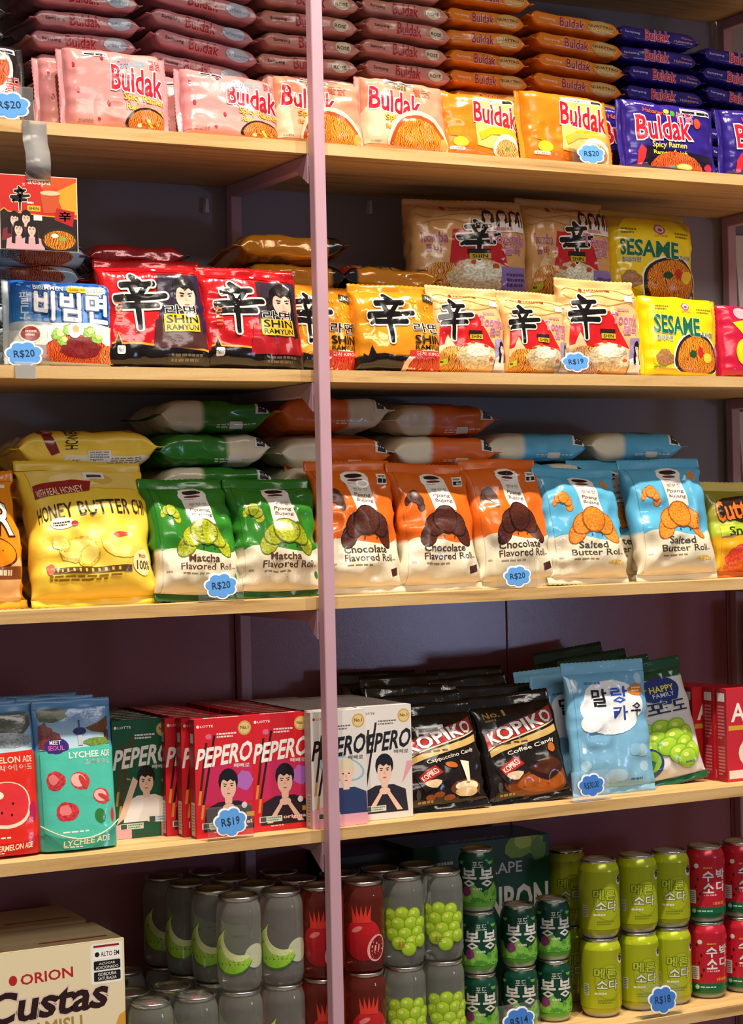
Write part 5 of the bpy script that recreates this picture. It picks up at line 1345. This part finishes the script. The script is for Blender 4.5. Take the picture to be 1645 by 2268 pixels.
def proto_carton(key, d, w, dp, h):
    r = thing('biscuit_box', 'x', 'biscuit box'); carton(r, w, dp, h, d['col'], d['front'], d['left'], d['top'])
    D['c' + key] = r
    return r
cols4 = [('green', -.268, .100, 8, 'dark green stick biscuit box', 'dark green column', 0), ('red', -.160, .034, 11, 'red stick biscuit box', 'left red column', -.010), ('red', -.062, .040, 11, 'red stick biscuit box', 'right red column', 0), ('white', .026, .014, 11, 'white stick biscuit box with fair-haired portrait', 'white column', 0), ('white2', .121, .036, 9, 'white stick biscuit box with dark-haired portrait', 'white column', 0)]
first = {}
for (k, x, y, n, what, where, sh) in cols4:
    for j in range(n):
        if k not in first:
            r = proto_carton(k, design('pk' + k, stick_box, k), .097, .022, .181); first[k] = r
        else:
            r = copy_tree(first[k])
        lab = f'{what} at the front of the {where}' if j == 0 else f'{what}, {ORD[j]} from the front in the {where}'
        tag(r, lab, 'biscuit box', 'stick biscuit boxes')
        dx = sh if j else 0
        r.location = (x + dx + (-.018 if (k == 'red' and sh and j > 1) else 0) + rgp.uniform(-.0012, .0012), y + j * .0235 + (.004 if j else 0), Z4 + .0005); r.rotation_euler = (0, 0, R(rgp.uniform(-.6, .6)))
        for ch in r.children:
            pass
for i, (x, y) in enumerate(((.852, .045), (.848, .077), (.826, .109), (.812, .142), (.806, .175), (.800, .208))):
    r = proto_carton('nut', design('nut', nut_box), .085, .03, .165) if i == 0 else copy_tree(D['cnut'])
    tag(r, 'red almond biscuit box at the right edge, front of its row' if i == 0 else f'red almond biscuit box at the right edge, {ORD[i]} from the front', 'biscuit box', 'almond biscuit boxes')
    r.location = (x, y, Z4 + .0005)

CA = dict(fin=(.02, .012), p=3.4, q=.6, pinch=.03, crumple=.003, ridge=.005, freq=24, expo=3.0, pleat=.003, bend=.004)
stand('candy_bag', design('ko1', coffee_bag, False), 'candy bag', 'black coffee candy bag with a cup picture, beside the white boxes', .246, .052, Z4, .148, .182, .034, 19, -4, -2, 'black coffee candy bags', 131, **CA)
stand('candy_bag', design('ko2', coffee_bag, True), 'candy bag', 'black coffee candy bag with a chocolate picture, beside the milk candy', .404, .050, Z4, .158, .190, .036, 20, -2, -3, 'black coffee candy bags', 132, **CA)
for i, (x, y, h, lean, w) in enumerate(((.256, .090, .195, 19, .15), (.400, .090, .202, 20, .155), (.235, .126, .208, 19, .15), (.378, .128, .216, 20, .155), (.250, .162, .222, 18, .155), (.385, .166, .226, 18, .15), (.225, .198, .226, 17, .15))):
    stand('candy_bag', design('ko%d' % (1 + i % 2), coffee_bag, bool(i % 2)), 'candy bag', f'black coffee candy bag behind the {"cup" if i % 2 == 0 else "chocolate"} picture one, {ORD[1 + i // 2]} row', x, y, Z4, w, h, .022, lean, 0, (-1, 1, 2, -2, 1, 0, 1)[i], 'black coffee candy bags', 133 + i, hmax=.012, **dict(CA, ridge=.003, crumple=.002, bend=.002))
stand('candy_bag', design('milk', milk_candy_bag), 'candy bag', 'light blue milk candy bag standing at the front beside the green grape candy', .571, .050, Z4, .166, .228, .032, 8, 0, 0, 'milk candy bags', 145, **CA)
stand('candy_bag', design('milk', milk_candy_bag), 'candy bag', 'light blue milk candy bag half hidden behind the front milk candy', .540, .100, Z4, .16, .208, .03, 8, 0, -2, 'milk candy bags', 146, **CA)
stand('candy_bag', design('milk', milk_candy_bag), 'candy bag', 'light blue milk candy bag in the third row of milk candy', .535, .138, Z4, .16, .214, .03, 8, 0, -3, 'milk candy bags', 147, **CA)
stand('candy_bag', design('grapec', grape_candy_bag), 'candy bag', 'white and green grape candy bag standing beside the milk candy', .717, .082, Z4, .152, .222, .030, 14, 0, -6, 'grape candy bags', 148, **CA)
for i, (x, y, h, roll) in enumerate(((.676, .120, .225, -5), (.655, .156, .235, -5), (.634, .192, .246, -6))):
    stand('candy_bag', design('grapec', grape_candy_bag), 'candy bag', f'grape candy bag with dark green top, {ORD[1 + i]} behind the front grape candy', x, y, Z4, .150, h, .024, 13, 0, roll, 'grape candy bags', 149 + i, hmax=.012, **dict(CA, ridge=.003, crumple=.002, bend=.002))
sb = design('snk', snack_side)
r = thing('snack_box', 'green and orange snack box beyond the right rear upright', 'snack box', (1.135, .22, Z4 + .0005)); carton(r, .20, .05, .30, sb['col'], sb['front'])

# ---- drinks
cb = design('cake', cake_box)
r = thing('cake_box', 'cream tiramisu cake carton at the left end of the drinks shelf', 'carton', (-.49, .03, Z5 + .0005)); carton(r, .32, .135, .245, cb['col'], cb['front'], None, cb['top'], .002)
r = thing('cake_box', 'second cream cake carton standing behind the tiramisu carton', 'carton', (-.50, .168, Z5 + .0005)); carton(r, .32, .13, .25, '#c9a778', None, None, cb['top'], .002)
gc = design('gcart', grape_carton)
r = thing('drink_carton', 'dark green grape drink carton standing behind the small green cans', 'carton', (.375, .165, Z5 + .0005)); carton(r, .27, .12, .302, gc['col'], gc['front'], None, gc['top'], .002)
bk = Art(.13, .29); bk.rect(0, 0, 1, 1, '#101614'); bk.t('HLE', .15, .82, .6, .93, '#4a5450', bold=.01)
r = thing('drink_carton', 'near-black drink carton beside the dark green grape carton', 'carton', (.170, .20, Z5 + .0005)); carton(r, .13, .10, .294, '#101614', bk)

PC = {}
def cans(key, label_fn, spots, build):
    for i, (x, y, lvl, rot) in enumerate(spots):
        if key not in PC:
            r = thing('drink_can' , 'x', 'drink can'); build(r); PC[key] = r
        else:
            r = copy_tree(PC[key])
        r.location = (x, y, lvl); r.rotation_euler = (0, 0, R(rot))
        tag(r, label_fn(i), 'drink can', None)
    return
CH_, CR = .1445, .0345
def clear_set(key, art_fn, mat, cells, what):
    """cells: (x, y, levels, where)"""
    sp, lab = [], []
    for (x, y, nl, where) in cells:
        for l in range(nl):
            sp.append((x, y, Z5 + .0004 + l * CH_, -28 + rgp.uniform(-9, 9) + (14 if l == 0 else 0)))
            lab.append(f'{what}, {"upper" if l else ("lower" if nl > 1 else "single")} one {where}')
    cans(key, lambda i: lab[i], sp, lambda r: can(r, CR, CH_, D.setdefault('a' + key, art_fn()), None, 'aluminium', 'red_tab', mat))
    for o in [o for o in COL.objects if o.parent is None and o.get('label') in lab]: o['group'] = 'see-through fruit drink cans'
clear_set('mel', melon_clear, 'clear_drink', [(-.138, .042, 2, 'at the front left of the melon drinks'), (-.066, .042, 2, 'at the front beside the pomegranate drinks'), (-.150, .114, 2, 'in the second row at the left'), (-.076, .114, 2, 'in the second row at the right'), (-.165, .186, 2, 'in the third row at the left'), (-.088, .186, 2, 'in the third row at the right'), (-.175, .258, 2, 'in the back row at the left'), (-.098, .258, 2, 'in the back row at the right')], 'see-through melon drink can')
clear_set('grp', grape_clear, 'clear_drink', [(.152, .046, 2, 'at the front beside the pomegranate drinks'), (.224, .046, 2, 'at the front beside the small green cans'), (.150, .118, 2, 'in the second row near the pomegranate drinks'), (.222, .118, 2, 'in the second row near the green cans'), (-.283, .048, 1, 'at the front beside the cake carton'), (-.211, .046, 1, 'at the front beside the melon drinks'), (-.290, .120, 1, 'in the second row beside the cake carton'), (-.222, .120, 1, 'in the second row near the melon drinks'), (-.298, .192, 1, 'in the third row beside the cake carton'), (-.248, .258, 1, 'in the back row near the melon drinks')], 'see-through green grape drink can')
clear_set('pom', pome_clear, 'red_drink', [(.006, .044, 2, 'at the front behind the mauve upright'), (.079, .046, 2, 'at the front beside the green grape drinks'), (-.002, .116, 2, 'in the second row behind the upright'), (.073, .118, 2, 'in the second row near the grape drinks'), (.0, .19, 2, 'in the third row')], 'red pomegranate drink can')
def paint_set(key, art_fn, r0, h0, cols, cells, what, group):
    sp, lab = [], []
    for (x, y, nl, where) in cells:
        for l in range(nl):
            sp.append((x, y, Z5 + .0004 + l * h0, -24 + rgp.uniform(-9, 9)))
            lab.append(f'{what}, {("bottom", "middle", "top")[l] if nl == 3 else ("lower", "upper")[l]} one {where}')
    cans(key, lambda i: lab[i], sp, lambda r: can(r, r0, h0, D.setdefault('a' + key, art_fn()), cols))
    for o in [o for o in COL.objects if o.parent is None and o.get('label') in lab]: o['group'] = group
paint_set('bong', bong_can, .0305, .1035, ('#5fae3a', '#3a8a3a', '#0f4434'), [(.310, .076, 3, 'of the column beside the clear grape drinks'), (.392, .082, 2, 'of the middle green column'), (.466, .092, 2, 'of the column beside the yellow-green cans')], 'small dark green grape can', 'small dark green grape cans')
paint_set('msoda', melon_soda, .0350, .134, ('#a8b01c', '#b0b91d', '#b9c81f'), [(.552, .076, 2, 'of the column beside the small green cans'), (.633, .078, 2, 'of the middle yellow-green column'), (.704, .080, 2, 'of the column beside the red cans'), (.560, .19, 2, 'of the column at the back')], 'yellow-green melon soda can', 'yellow-green melon soda cans')
paint_set('wsoda', melon_red, .0350, .134, ('#0f6a42', '#c41f33', '#c41f33'), [(.783, .082, 2, 'of the column beside the yellow-green cans'), (.862, .082, 2, 'of the column at the right edge')], 'red watermelon soda can', 'red watermelon soda cans')

# ---- price tags and the hanging card
for txt, x, z, lab, kw in (
    ('R$20', -.486, Z1, 'blue cloud price tag in front of the black noodle packet', dict(w=.058, h=.038, zc=.020)),
    ('R$20', .521, Z1, 'blue cloud price tag in front of an orange noodle packet', dict(w=.050, h=.032, zc=.016)),
    ('R$20', -.472, Z2, 'blue cloud price tag in front of the blue cold noodle packet', dict(w=.052, h=.036, zc=.016, tape=True)),
    ('R$19', .481, Z2, 'blue cloud price tag in front of the cream noodle packets', dict(w=.050, h=.030, zc=.020, plate=(.085, .042))),
    ('R$20', -.171, Z3, 'blue cloud price tag between the two matcha roll bags', dict(w=.050, h=.037, zc=.024)),
    ('R$20', .357, Z3, 'blue cloud price tag in front of a chocolate roll bag', dict(w=.048, h=.033, zc=.020)),
    ('R$19', -.164, Z4, 'blue cloud price tag in front of the red biscuit boxes', dict(w=.050, h=.042, zc=.026)),
    ('R$30,00', .494, Z4, 'blue cloud price tag in front of the milk candy', dict(w=.048, h=.036, zc=.026, col='#3f78c8')),
    ('R$14', .342, Z5, 'blue cloud price tag in front of the small green cans', dict(w=.056, h=.042, zc=.032, col='#3f78c8', plate=(.085, .06))),
    ('R$18', .628, Z5, 'blue cloud price tag in front of the yellow-green cans', dict(w=.054, h=.044, zc=.028, col='#3f78c8', plate=(.085, .055), roll=4))):
    price_tag(txt, x, .004, z + .0006, lab, **kw)

# promotional card hung from the board above on a clear strip
hc = thing('hanging_card', 'red promotional noodle card hanging at the left under the top shelf', 'card', (-.4505, -.012, Z2 + .165))
box('card', -.0585, .0585, 0, .0008, 0, .108, 'paper', hc, 0, '#f0e6e0')
lay_print('card_print', hang_card(), lambda X, Y: (np.stack([(X - .5) * .115, 0 * X, .001 + Y * .106], 1), np.tile((0., -1, 0), (len(X), 1))), hc, .05, .0003, .00004, ('card_ink', 'noodle_ink', 'grain_ink'))
z_top = Z1 - (Z2 + .165) - .0005
P = [(.0105, z_top), (.0105, z_top - BOARD_T), (.0095, z_top - BOARD_T - .012), (-.001, z_top - BOARD_T - .030), (-.003, z_top - BOARD_T - .045), (-.001, z_top - BOARD_T - .07), (.0012, .112), (.0012, .05)]
V = [(sx * .0185, y - e * .0006, z) for (y, z) in P for sx in (-1, 1) for e in (0, 1)]
F = []
for i in range(len(P) - 1):
    a = i * 4; b = a + 4
    F += [(a, a + 2, b + 2, b), (a + 1, b + 1, b + 3, a + 3), (a, b, b + 1, a + 1), (a + 2, a + 3, b + 3, b + 2)]
mesh_obj('clear_strip', V, F, 'clear_strip', hc)
